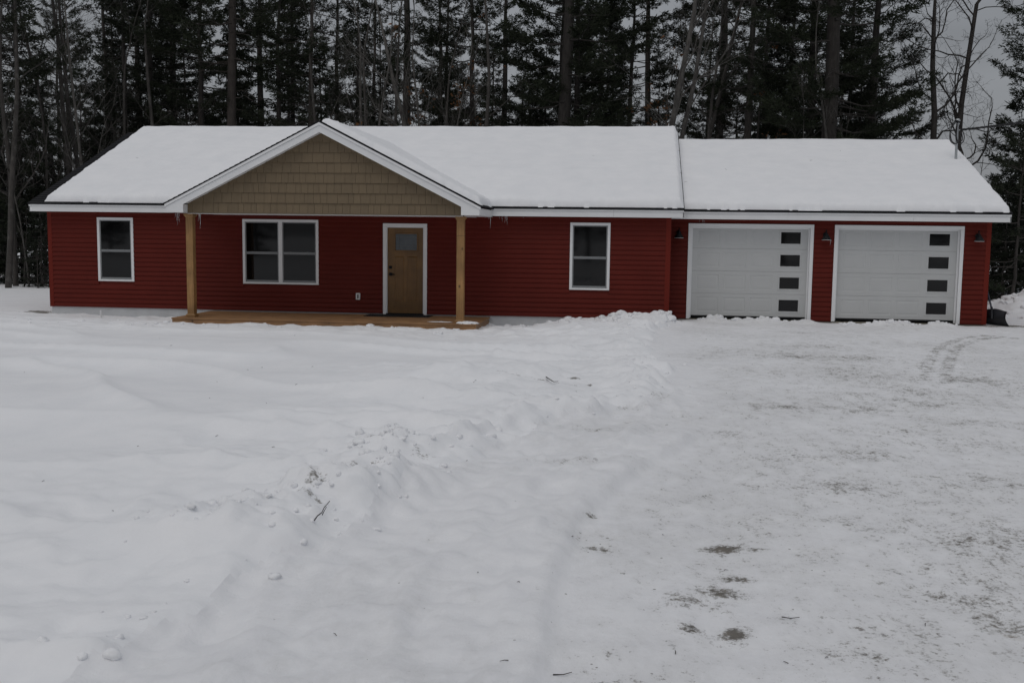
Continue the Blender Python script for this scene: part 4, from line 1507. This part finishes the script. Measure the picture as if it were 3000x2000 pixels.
# ------------------------------------------------------------------ trees
class Bulk:
    def __init__(s):
        s.V, s.Q, s.n = [], [], 0

    def tube(s, P, R, k):
        V, Fq = tube_np(np.asarray(P, float), np.asarray(R, float), k)
        s.V.append(V)
        s.Q.append(Fq+s.n)
        s.n += len(V)

    def mesh(s, name, mat):
        me = mesh_np(name, np.concatenate(s.V), [np.concatenate(s.Q)], True)
        me.materials.append(M[mat])
        return me


def blades_mesh(name, C, Dr, n, length, width, mat, rng, spread=.9):
    """needle tufts: at each centre C with direction Dr, n thin triangles fanned round it"""
    C = np.repeat(np.asarray(C), n, 0)
    Dr = np.repeat(np.asarray(Dr), n, 0)
    m_ = len(C)
    d = Dr+rng.normal(0, spread*.6, (m_, 3))
    d /= np.linalg.norm(d, axis=1)[:, None]+1e-9
    ref = rng.normal(0, 1, (m_, 3))
    s_ = np.cross(d, ref)
    s_ /= np.linalg.norm(s_, axis=1)[:, None]+1e-9
    L = length*rng.uniform(.6, 1.25, m_)[:, None]
    Wd = width*rng.uniform(.7, 1.3, m_)[:, None]
    C = C+rng.normal(0, .03, (m_, 3))
    V = np.stack([C-s_*Wd*.35, C+d*L*.55-s_*Wd*.5, C+d*L, C+d*L*.5+s_*Wd*.5], 1).reshape(-1, 3)
    q = np.arange(m_*4).reshape(-1, 4)
    me = mesh_np(name, V, [q], False)
    me.materials.append(M[mat])
    return me


def make_pine(seed, H, hc, Lmax, r0, bark_m='pine_bark', needle='needle', dense=1.0, spruce=False, bare_stubs=True):
    rng = np.random.default_rng(seed)
    wood_, tw = Bulk(), []
    nz_ = 14
    zs = np.linspace(0, H, nz_)
    wx = np.cumsum(rng.normal(0, .035, nz_))
    wy = np.cumsum(rng.normal(0, .035, nz_))
    wx -= wx[0]
    wy -= wy[0]
    Rt = r0*np.clip(1-zs/H, .02, 1)**.75
    Rt[0] *= 1.3
    wood_.tube(np.stack([wx, wy, zs-.15*(zs == 0)], 1), Rt, 9)

    def at(z):
        return np.array([np.interp(z, zs, wx), np.interp(z, zs, wy), z]), np.interp(z, zs, Rt)
    # dead lower branches
    if bare_stubs:
        z = 1.2
        while z < hc+2:
            for _ in range(rng.integers(1, 4)):
                a = rng.uniform(0, 6.28)
                L = rng.uniform(.35, 1.0)*Lmax*(.30+.45*z/hc)
                p, r_ = at(z+rng.uniform(-.2, .2))
                t = np.linspace(0, 1, 5)
                P = p+np.outer(t*L, [math.cos(a), math.sin(a), 0])
                P[:, 2] += L*(.12*t-.32*t**2+rng.uniform(-.1, .1)*t)
                P[1:] += rng.normal(0, .03*L, (4, 3))
                wood_.tube(P, .022*(1-.75*t), 4)
                for q in range(rng.integers(1, 5)):
                    i = rng.integers(1, 4)
                    b = a+rng.choice((-1, 1))*rng.uniform(.4, 1.0)
                    l2 = L*rng.uniform(.2, .45)
                    e_ = P[i]+np.array([math.cos(b), math.sin(b), rng.uniform(-.35, .2)])*l2
                    wood_.tube([P[i], (P[i]+e_)/2+rng.normal(0, .03, 3), e_], [.010, .007, .003], 3)
            z += rng.uniform(.4, .8)
    C, Dr = [], []
    z = hc
    step = .46 if spruce else .86
    while z < H-.25:
        t0 = (z-hc)/(H-hc)
        if spruce:
            Lz = Lmax*(1-t0)**.85+.12
        else:
            Lz = Lmax*(.55+.45*math.sin(min(1, t0*1.9+.25)*math.pi*.62))*(1-t0**2.6)+.15
        nb_ = rng.integers(4, 7) if spruce else rng.integers(4, 6)
        a0 = rng.uniform(0, 6.28)
        for b_i in range(nb_):
            if rng.random() < (.10 if spruce else .20):
                continue
            a = a0+b_i*6.283/nb_+rng.normal(0, .25)
            L = Lz*rng.uniform(.55, 1.12)
            p, r_ = at(min(H-.05, z+rng.uniform(-.15, .15)))
            n_ = 7
            t = np.linspace(0, 1, n_)
            dirv_ = np.array([math.cos(a), math.sin(a), 0])
            P = p+np.outer(t*L, dirv_)
            rise = (.05+.5*t0) if not spruce else (-.25+.35*t0)
            droop = (-.30*(1-t0)) if not spruce else -.10
            P[:, 2] += L*(rise*t+droop*np.sin(t*math.pi*.8)*.6+.16*t**3)
            P[1:] += rng.normal(0, .025*L, (n_-1, 3))*np.array([1, 1, .5])
            wood_.tube(P, max(.010, .016+.006*L)*(1-.85*t), 4)
            sd_ = np.array([-dirv_[1], dirv_[0], 0])
            ns = int((7 if spruce else 9)*max(.6, L/2.0)*1.7*dense)
            s0 = .18 if spruce else .40
            for k in range(ns):
                s_ = s0+(1-s0)*((k+rng.random())/ns)
                q = np.array([np.interp(s_, t, P[:, c]) for c in range(3)])
                sgn = 1 if k % 2 else -1
                l2 = (.16+.30*L*(1-.75*s_))*rng.uniform(.6, 1.2)
                dd = dirv_*rng.uniform(.45, .9)+sd_*sgn*rng.uniform(.5, 1.0)
                dd = dd/np.linalg.norm(dd)
                dd[2] += rng.uniform(-.05, .22) if not spruce else rng.uniform(-.45, -.02)
                e_ = q+dd*l2
                if l2 > .3:
                    wood_.tube([q, e_], [.007, .003], 3)
                nt_ = max(1, int(round(l2/.15*dense)))
                for j in range(nt_):
                    f_ = (j+1)/nt_
                    C.append(q+dd*l2*f_+rng.normal(0, .025, 3))
                    v_ = dd.copy()
                    v_[2] += .15 if not spruce else -.1
                    Dr.append(v_)
            C.append(P[-1])
            Dr.append(dirv_+np.array([0, 0, .3]))
        z += step*rng.uniform(.75, 1.25)
    C.append(at(H)[0])
    Dr.append(np.array([0, 0, 1.]))
    if spruce:
        nm = blades_mesh('spruce_crown', C, Dr, 8, .17, .040, needle, rng, .75)
    else:
        nm = blades_mesh('pine_crown', C, Dr, 10, .20, .034, needle, rng, 1.0)
    return wood_.mesh('trunk', bark_m), nm


def make_bare(seed, H, r0, fork=.35, spread=.5, bark_m='grey_bark', levels=5, twin=False, leaves=None):
    rng = np.random.default_rng(seed)
    wd, fine = Bulk(), Bulk()
    ends = []

    def grow(p, d, L, r, lev):
        n_ = 6 if lev < 2 else 4
        pts = [p]
        dd = d/np.linalg.norm(d)
        for i in range(n_):
            dd = dd+rng.normal(0, (.045 if lev == 0 else (.26 if twin else .09)+.03*lev), 3)+np.array([0, 0, .05 if lev < 3 else .02])
            dd = dd/np.linalg.norm(dd)
            pts.append(pts[-1]+dd*L/n_)
        pts = np.array(pts)
        tt = np.linspace(0, 1, n_+1)
        rr = r*(1-.55*tt) if lev < levels-1 else r*(1-.8*tt)
        k = (8, 6, 5, 4, 3, 3, 3)[min(lev, 6)]
        (wd if lev < 2 else fine).tube(pts, rr, k)
        if lev >= levels-1:
            ends.append((pts[-1], dd))
            ends.append((pts[2], dd))
            return
        nchild = ((12 if twin else rng.integers(6, 10)) if lev == 0 else rng.integers(4, 6) if lev < 3 else rng.integers(2, 4))
        for c in range(nchild):
            s_ = rng.uniform(fork if lev == 0 else .22, 1.0)
            q = np.array([np.interp(s_, tt, pts[:, j]) for j in range(3)])
            i = min(n_-1, int(s_*n_))
            base = pts[i+1]-pts[i]
            base /= np.linalg.norm(base)+1e-9
            rnd = rng.normal(0, 1, 3)
            perp = rnd-base*rnd.dot(base)
            perp /= np.linalg.norm(perp)+1e-9
            ang = rng.uniform(.45, .95)*(spread/.5)
            nd = base*math.cos(ang)+perp*math.sin(ang)
            nd[2] += .12
            rc = np.interp(s_, tt, rr)*(rng.uniform(.24, .42) if lev == 0 else rng.uniform(.38, .6))
            grow(q, nd, L*(rng.uniform(.14, .32) if lev == 0 and twin else rng.uniform(.16, .34) if lev == 0 else rng.uniform(.30, .52))*(1.15-.35*s_), max(rc, .0035), lev+1)
        # leader
        grow(pts[-1], dd, L*rng.uniform(.32, .5), max(rr[-1]*.85, .0035), lev+1)
    d0 = np.array([rng.normal(0, .06), rng.normal(0, .06), 1])
    if twin:
        d0 = np.array([.0, 0, 1.0])
        grow(np.array([-.22, 0, -.1]), d0+np.array([.012, 0, 0]), H*.62, r0, 0)
        grow(np.array([.20, .1, -.1]), d0+np.array([.02, 0, 0]), H*.66, r0*.92, 0)
    else:
        grow(np.array([0, 0, -.1]), d0, H*.70, r0, 0)
    a, b = wd.mesh('trunk', bark_m), fine.mesh('branches', bark_m)
    lm = None
    if leaves:
        E_ = [ends[i] for i in rng.permutation(len(ends))[:leaves]]
        lm = blades_mesh('dead_leaves', [p for p, _ in E_], [np.array([0, 0, -.6])+d*.4 for _, d in E_], 5, .10, .05, 'dead_leaf', rng, 1.1)
    return a, b, lm


PINES = {
    'bare': [make_pine(101, 22, 9.0, 3.0, .24, 'red_bark'), make_pine(102, 21, 7.6, 3.2, .21, 'pine_bark'), make_pine(103, 20, 8.2, 2.6, .17, 'red_bark')],
    'full': [make_pine(111, 20, 2.4, 3.4, .25, dense=1.1), make_pine(112, 19, 3.2, 3.0, .19), make_pine(113, 23, 4.6, 3.6, .30, dense=1.1)],
    'spruce': [make_pine(121, 15, .8, 2.3, .15, 'dark_bark', 'needle2', 1.0, True, False), make_pine(122, 18, 1.6, 2.5, .17, 'dark_bark', 'needle2', 1.0, True)],
    'young': [make_pine(131, 5.2, .35, 1.5, .06, 'dark_bark', 'needle2', 1.0, True, False), make_pine(132, 6.5, .8, 1.7, .07, 'dark_bark', 'needle', 1.0)],
}
BARE = {
    'grey': [make_bare(201, 15, .12, .30, .55), make_bare(202, 16, .12, .35, .5), make_bare(203, 14, .095, .3, .55)],
    'birch': [make_bare(211, 17, .15, .42, .5, 'birch_bark'), make_bare(212, 16, .12, .4, .5, 'birch_bark')],
    'twin': [make_bare(221, 16, .16, .36, .7, 'dark_bark', twin=True)],
    'sapling': [make_bare(231, 7, .035, .2, .4, 'birch_bark', 4), make_bare(232, 6, .03, .25, .35, 'grey_bark', 4), make_bare(233, 8, .045, .3, .4, 'birch_bark', 4)],
    'leafy': [make_bare(241, 5.5, .04, .2, .55, 'grey_bark', 4, leaves=70), make_bare(242, 6.5, .045, .3, .5, 'grey_bark', 4, leaves=40)],
    'shrub': [make_bare(251, 3.6, .03, .08, .6, 'dark_bark', 4), make_bare(252, 2.4, .022, .06, .7, 'dark_bark', 4)],
}


def zone(u):
    if u < 140:
        return 'beyond the bare roof edge'
    if u < 640:
        return 'behind the bare-edged roof half'
    if u < 1180:
        return 'behind the porch gable'
    if u < 1960:
        return 'behind the roof between gable and garage'
    if u < 2640:
        return 'behind the garage roof'
    return 'past the mast end of the garage'


DESC = {'bare': ('pine_tree', 'tall bare-trunked pine', 'tree'), 'full': ('pine_tree', 'dark layered pine', 'tree'),
        'spruce': ('spruce_tree', 'dense dark spruce', 'tree'), 'young': ('young_evergreen', 'low bushy evergreen', 'tree'),
        'grey': ('bare_tree', 'leafless grey tree', 'tree'), 'birch': ('birch_tree', 'leafless pale-barked tree', 'tree'), 'twin': ('bare_tree', 'leafless two-trunked tree', 'tree'),
        'sapling': ('sapling', 'thin leafless sapling', 'tree'), 'leafy': ('oak_sapling', 'sapling holding rusty dead leaves', 'tree'), 'shrub': ('bare_shrub', 'leafless twiggy shrub', 'shrub')}
n_tree = {}


def plant(kind, u, y, scale=1.0, rot=None, var=None, row='', lean=(0, 0), label=None):
    """u: photo column of the trunk where it crosses the roof line; y: the tree row's distance behind the house front"""
    p = unproj(u, 380 if y > 10 else 800, 1, y)
    x = float(p[0])
    z = gz_at(x, y)-.03
    name, desc, cat = DESC[kind]
    pool = PINES.get(kind) or BARE.get(kind)
    k = n_tree.get(kind, 0)
    n_tree[kind] = k+1
    me = pool[(k if var is None else var) % len(pool)]
    lab = label or '%s %s%s' % (desc, row, zone(u))
    e = empty(name, (x, y, z), lab, cat, 'trees: '+lab)
    e.scale = (scale, scale, scale*random.uniform(.94, 1.06))
    e.rotation_euler = (lean[0], lean[1], random.uniform(0, 6.28) if rot is None else rot)
    nm = ('trunk', 'crown') if kind in PINES else ('trunk', 'branches', 'dead_leaves')
    for a, b in zip(nm, me):
        if b is None:
            continue
        o = bpy.data.objects.new(a, b)
        COL.objects.link(o)
        o.parent = e
        if a == 'branches':
            o['kind'] = 'stuff'
    return e


# trunks that can be told apart above the roofs: (kind, photo column, row, scale, variant, own label)
FRONT = [
    ('bare', 680, 16.5, 1.0, 0, 'thick straight pine trunk, branchless low down, nearest the gable on its bare-roof-edge side'),
    ('bare', 585, 17.5, .82, 1, 'slim straight pine trunk next to the thick one before the gable'),
    ('bare', 553, 19, .62, 2, 'very thin pine pole beside a slim straight pine trunk'),
    ('bare', 812, 18, .75, 1, 'straight pine trunk rising just before the gable peak'),
    ('bare', 904, 17, .85, 2, 'brownish pine trunk rising right behind the gable peak'),
    ('bare', 442, 18.5, .8, 1, 'dark pine trunk with dead twigs behind the bare-edged roof half'),
    ('full', 317, 20, .85, 1, None), ('full', 415, 23, .9, 0, None), ('full', 770, 23, .9, 0, None), ('full', 985, 22, .85, 1, None), ('full', 1190, 19, .95, 0, 'broad dense pine crown behind the roof just past the gable'),
    ('bare', 1387, 19, .75, 1, 'dark slim pine trunk beside the crooked grey tree'),
    ('full', 1642, 20, .9, 0, None), ('full', 1659, 16, 1.0, 2, 'thickest pine behind the main roof, trunk bare among dark boughs'), ('bare', 1689, 18, .85, 1, 'dark straight trunk close beside the thickest pine'),
    ('full', 1757, 25, .72, 1, None), ('bare', 1768, 26, .6, 2, None), ('full', 1844, 19, .78, 1, 'straight dark pine with sparse boughs beside the pale-barked trees'),
    ('bare', 2187, 15.5, .85, 1, 'slim pale-flecked trunk behind the garage ridge'), ('full', 2235, 20, .85, 1, None),
    ('full', 2438, 14.5, 1.08, 2, 'largest pine behind the garage, thick trunk with many dead branches'), ('full', 2375, 19, .9, 0, None), ('full', 2548, 18, .88, 0, 'pine behind the garage whose boughs reach into open sky'),
    ('full', 2310, 23, .85, 1, None), ('full', 2490, 23, .8, 1, None),
    ('spruce', 60, 15, 1.0, 0, None), ('spruce', 0, 20, 1.1, 1, None), ('spruce', 370, 18, .9, 1, None), ('spruce', 505, 23, 1.0, 1, None), ('spruce', 1045, 25, .95, 0, None), ('spruce', 860, 26, 1.0, 1, None),
    ('grey', 213, 14, 1.0, 0, 'bare grey tree forking high behind the bare roof edge'), ('grey', 170, 16, .95, 1, 'thin bare grey tree beside the high-forking one'), ('grey', 1045, 14.5, .9, 2, 'slender bare tree with low fork behind the roof past the gable'),
    ('grey', 1415, 14, .95, 0, 'crooked bare grey tree among rusty-leaved saplings'), ('grey', 1275, 15, .85, 2, None), ('birch', 1910, 14, .95, 0, 'upright pale-barked tree near the step between the roofs'),
    ('birch', 1978, 13.5, 1.0, 1, 'leaning pale-barked tree right at the step between the roofs'), ('grey', 2015, 16, 1.0, 1, 'dark bare tree at the start of the garage roof'), ('grey', 2072, 15, .95, 2, 'dark bare tree with stub branches against open sky'),
    ('twin', 2752, 17, 1.08, 0, 'two-trunked bare tree standing alone against the sky near the mast'), ('grey', 955, 16, .8, 0, None), ('grey', 120, 12, .8, 2, None),
    ('birch', 1066, 15.5, .8, 1, 'pale bare tree beside the slender low-forking one past the gable'), ('birch', 1288, 14.5, .85, 0, 'pale bare tree among thin saplings behind the roof past the gable'),
    ('grey', 255, 15, .95, 1, None), ('grey', 330, 15, .9, 2, None), ('grey', 480, 15.5, .9, 0, None)]
for kind, u, y, s, var, lab in FRONT:
    plant(kind, u, y, s, var=var, label=lab, rot=0 if kind == 'twin' else None, lean=(0, .05) if kind == 'twin' else (0, -.05) if (kind, u) == ('birch', 1978) else (0, 0))
rp = plant('full', 3085, 16, .86, var=1, rot=.6, label='pine past the mast whose boughs reach over the service cable')
# evergreens and poles of middle height just above the roof line
for u, y, k, s, v_ in [(1245, 14, 'sapling', 1.5, 0), (1262, 14.5, 'sapling', 1.6, 2), (1170, 13.5, 'sapling', 1.4, 1), (1035, 14, 'sapling', 1.5, 2), (935, 13.5, 'sapling', 1.4, 1), (272, 12.5, 'sapling', 1.6, 2),
                       (85, 9.6, 'sapling', 1.0, 0), (2375, 12.5, 'sapling', 1.3, 1), (2505, 13, 'sapling', 1.5, 2), (1330, 14, 'sapling', 1.4, 1),
                       (1385, 14.2, 'leafy', 1.45, 0), (1420, 14.8, 'leafy', 1.3, 1), (1945, 14.2, 'leafy', 1.4, 1), (1962, 14.8, 'leafy', 1.35, 0), (1195, 15, 'leafy', 2.0, 1), (2200, 16, 'leafy', 1.7, 1),
                       (2870, 13, 'shrub', 1.5, 0), (2895, 12, 'shrub', 1.2, 0), (2905, 14, 'shrub', 1.5, 1), (2850, 16, 'shrub', 1.6, 0)]:
    plant(k, u, y, s, var=v_)
for u, y, s in [(240, 18, .6), (330, 24, .62), (470, 21, .62), (560, 24, .66), (620, 20, .6), (700, 23, .66), (860, 22, .62), (940, 24, .66), (1120, 21, .62), (1250, 23, .66), (1320, 20, .55), (1440, 20, .55), (1530, 22, .6), (1590, 21, .62),
                (1775, 18, .5), (1930, 22, .55), (2045, 19, .5), (2110, 20, .56), (2160, 22, .62), (2260, 18, .56), (2350, 22, .62), (2420, 20, .6), (2520, 20, .58), (2600, 20, .46), (1690, 23, .62), (1385, 24, .6)]:
    if int(u) % 3 == 0:
        plant('full', u, y, s*.72, row='of middling height ')
    elif int(u) % 3 == 1:
        plant('spruce', u, y, s, row='of middling height ')
# trunks and brush beside the house, at the bare roof edge (they stand behind the open snow)
for kind, u, y, s, v_ in [('grey', 22, 9.0, .95, 1), ('grey', 45, 9.8, .85, 0), ('bare', -60, 11, .9, 1), ('young', 120, 9.8, .55, 0), ('young', 60, 11.5, .8, 0), ('young', 10, 12, 1.0, 1), ('young', 150, 13, 1.0, 0), ('young', 95, 12.5, 1.0, 1),
                          ('shrub', 110, 9.3, .8, 1), ('shrub', 70, 9.6, .8, 0), ('shrub', 130, 10.2, .9, 1), ('shrub', 30, 10, .8, 1), ('young', -40, 12, 1.1, 0), ('spruce', -130, 13, 1.0, 0), ('grey', -200, 10, 1.0, 2)]:
    plant(kind, u, y, s, var=v_)
# beyond the ploughed bank at the garage end
for kind, u, y, s, v_ in [('young', 2935, 13, .62, 0), ('young', 2965, 11.5, .7, 0), ('young', 2995, 10.5, .85, 1), ('young', 2955, 17, .85, 0), ('young', 2985, 15, 1.0, 0), ('young', 3040, 12, 1.1, 0), ('spruce', 3070, 18, .7, 0),
                          ('young', 2930, 22, .75, 1), ('full', 3200, 17, .9, 1), ('spruce', 3220, 13, .9, 1), ('full', 3360, 18, 1.0, 2), ('young', 3000, 20, 1.2, 1)]:
    plant(kind, u, y, s, var=v_)
# the wood behind, thinning towards the open sky by the mast
rr = random.Random(3)
for row_y, du in ((30, 150), (38, 190)):
    u = -260
    while u < 2560:
        k = rr.choices(('full', 'bare', 'spruce', 'grey'), (2.4, 2.0, 1.6, 1.6))[0]
        plant(k, u+rr.uniform(-28, 28), row_y+rr.uniform(-2.5, 2.5), rr.uniform(.75, 1.0), row='deep in the wood ')
        u += du*rr.uniform(.7, 1.3)
# the wood across the road, mirrored in the window panes
for i in range(22):
    k = ('full', 'spruce', 'full', 'bare', 'spruce')[i % 5]
    name, desc, cat = DESC[k]
    x = -34+i*4.6+rr.uniform(-1.2, 1.2)
    y = -58+rr.uniform(-5, 5)
    lab = '%s across the road facing the house' % desc
    e = empty(name, (x, y, gz_at(x, y)-.05), lab, cat, 'trees: '+lab)
    e.rotation_euler = (0, 0, rr.uniform(0, 6.28))
    sc = rr.uniform(.7, 1.0)
    e.scale = (sc, sc, sc)
    for a, b in zip(('trunk', 'crown'), PINES[k][i % len(PINES[k])]):
        o = bpy.data.objects.new(a, b)
        COL.objects.link(o)
        o.parent = e

# tiny twigs and needles blown onto the snow: uncountable
lit = MB()
rl = random.Random(9)
for i in range(100):
    x, y = rl.uniform(-4, 24), rl.uniform(-20.4, -3.2)
    if i % 3 == 0:
        x = rl.uniform(9.5, 16)
        y = rl.uniform(-20, -11)
    z = gz_at(x, y)+.004
    a, L = rl.uniform(0, 6.28), rl.uniform(.012, .045)
    dx, dy = math.cos(a)*L, math.sin(a)*L
    z2 = gz_at(x+dx, y+dy)+.005
    lit.tube([(x, y, z), (x+dx*.5+rl.uniform(-.006, .006), y+dy*.5, (z+z2)/2+.003), (x+dx, y+dy, z2)], [.0022, .002, .001], 4)
for i in range(40):
    x, y = rl.uniform(1, 22), rl.uniform(.9, 4.4)
    if 3.5 < x < 11.6 and y < 2.6:
        continue
    z = (EAVE_Z+RM*(y-EAVE_Y) if x < XR else GE_Z+RG*(y-GE_Y))+.195
    a, L = rl.uniform(0, 6.28), rl.uniform(.03, .09)
    dx, dy = math.cos(a)*L, math.sin(a)*L
    lit.tube([(x, y, z), (x+dx, y+dy, z+(RM if x < XR else RG)*dy)], [.003, .0015], 4)
tag(lit.build('twig_litter', 'dark_bark'), 'tiny dark twigs and needles scattered on the snow', 'litter', kind='stuff')
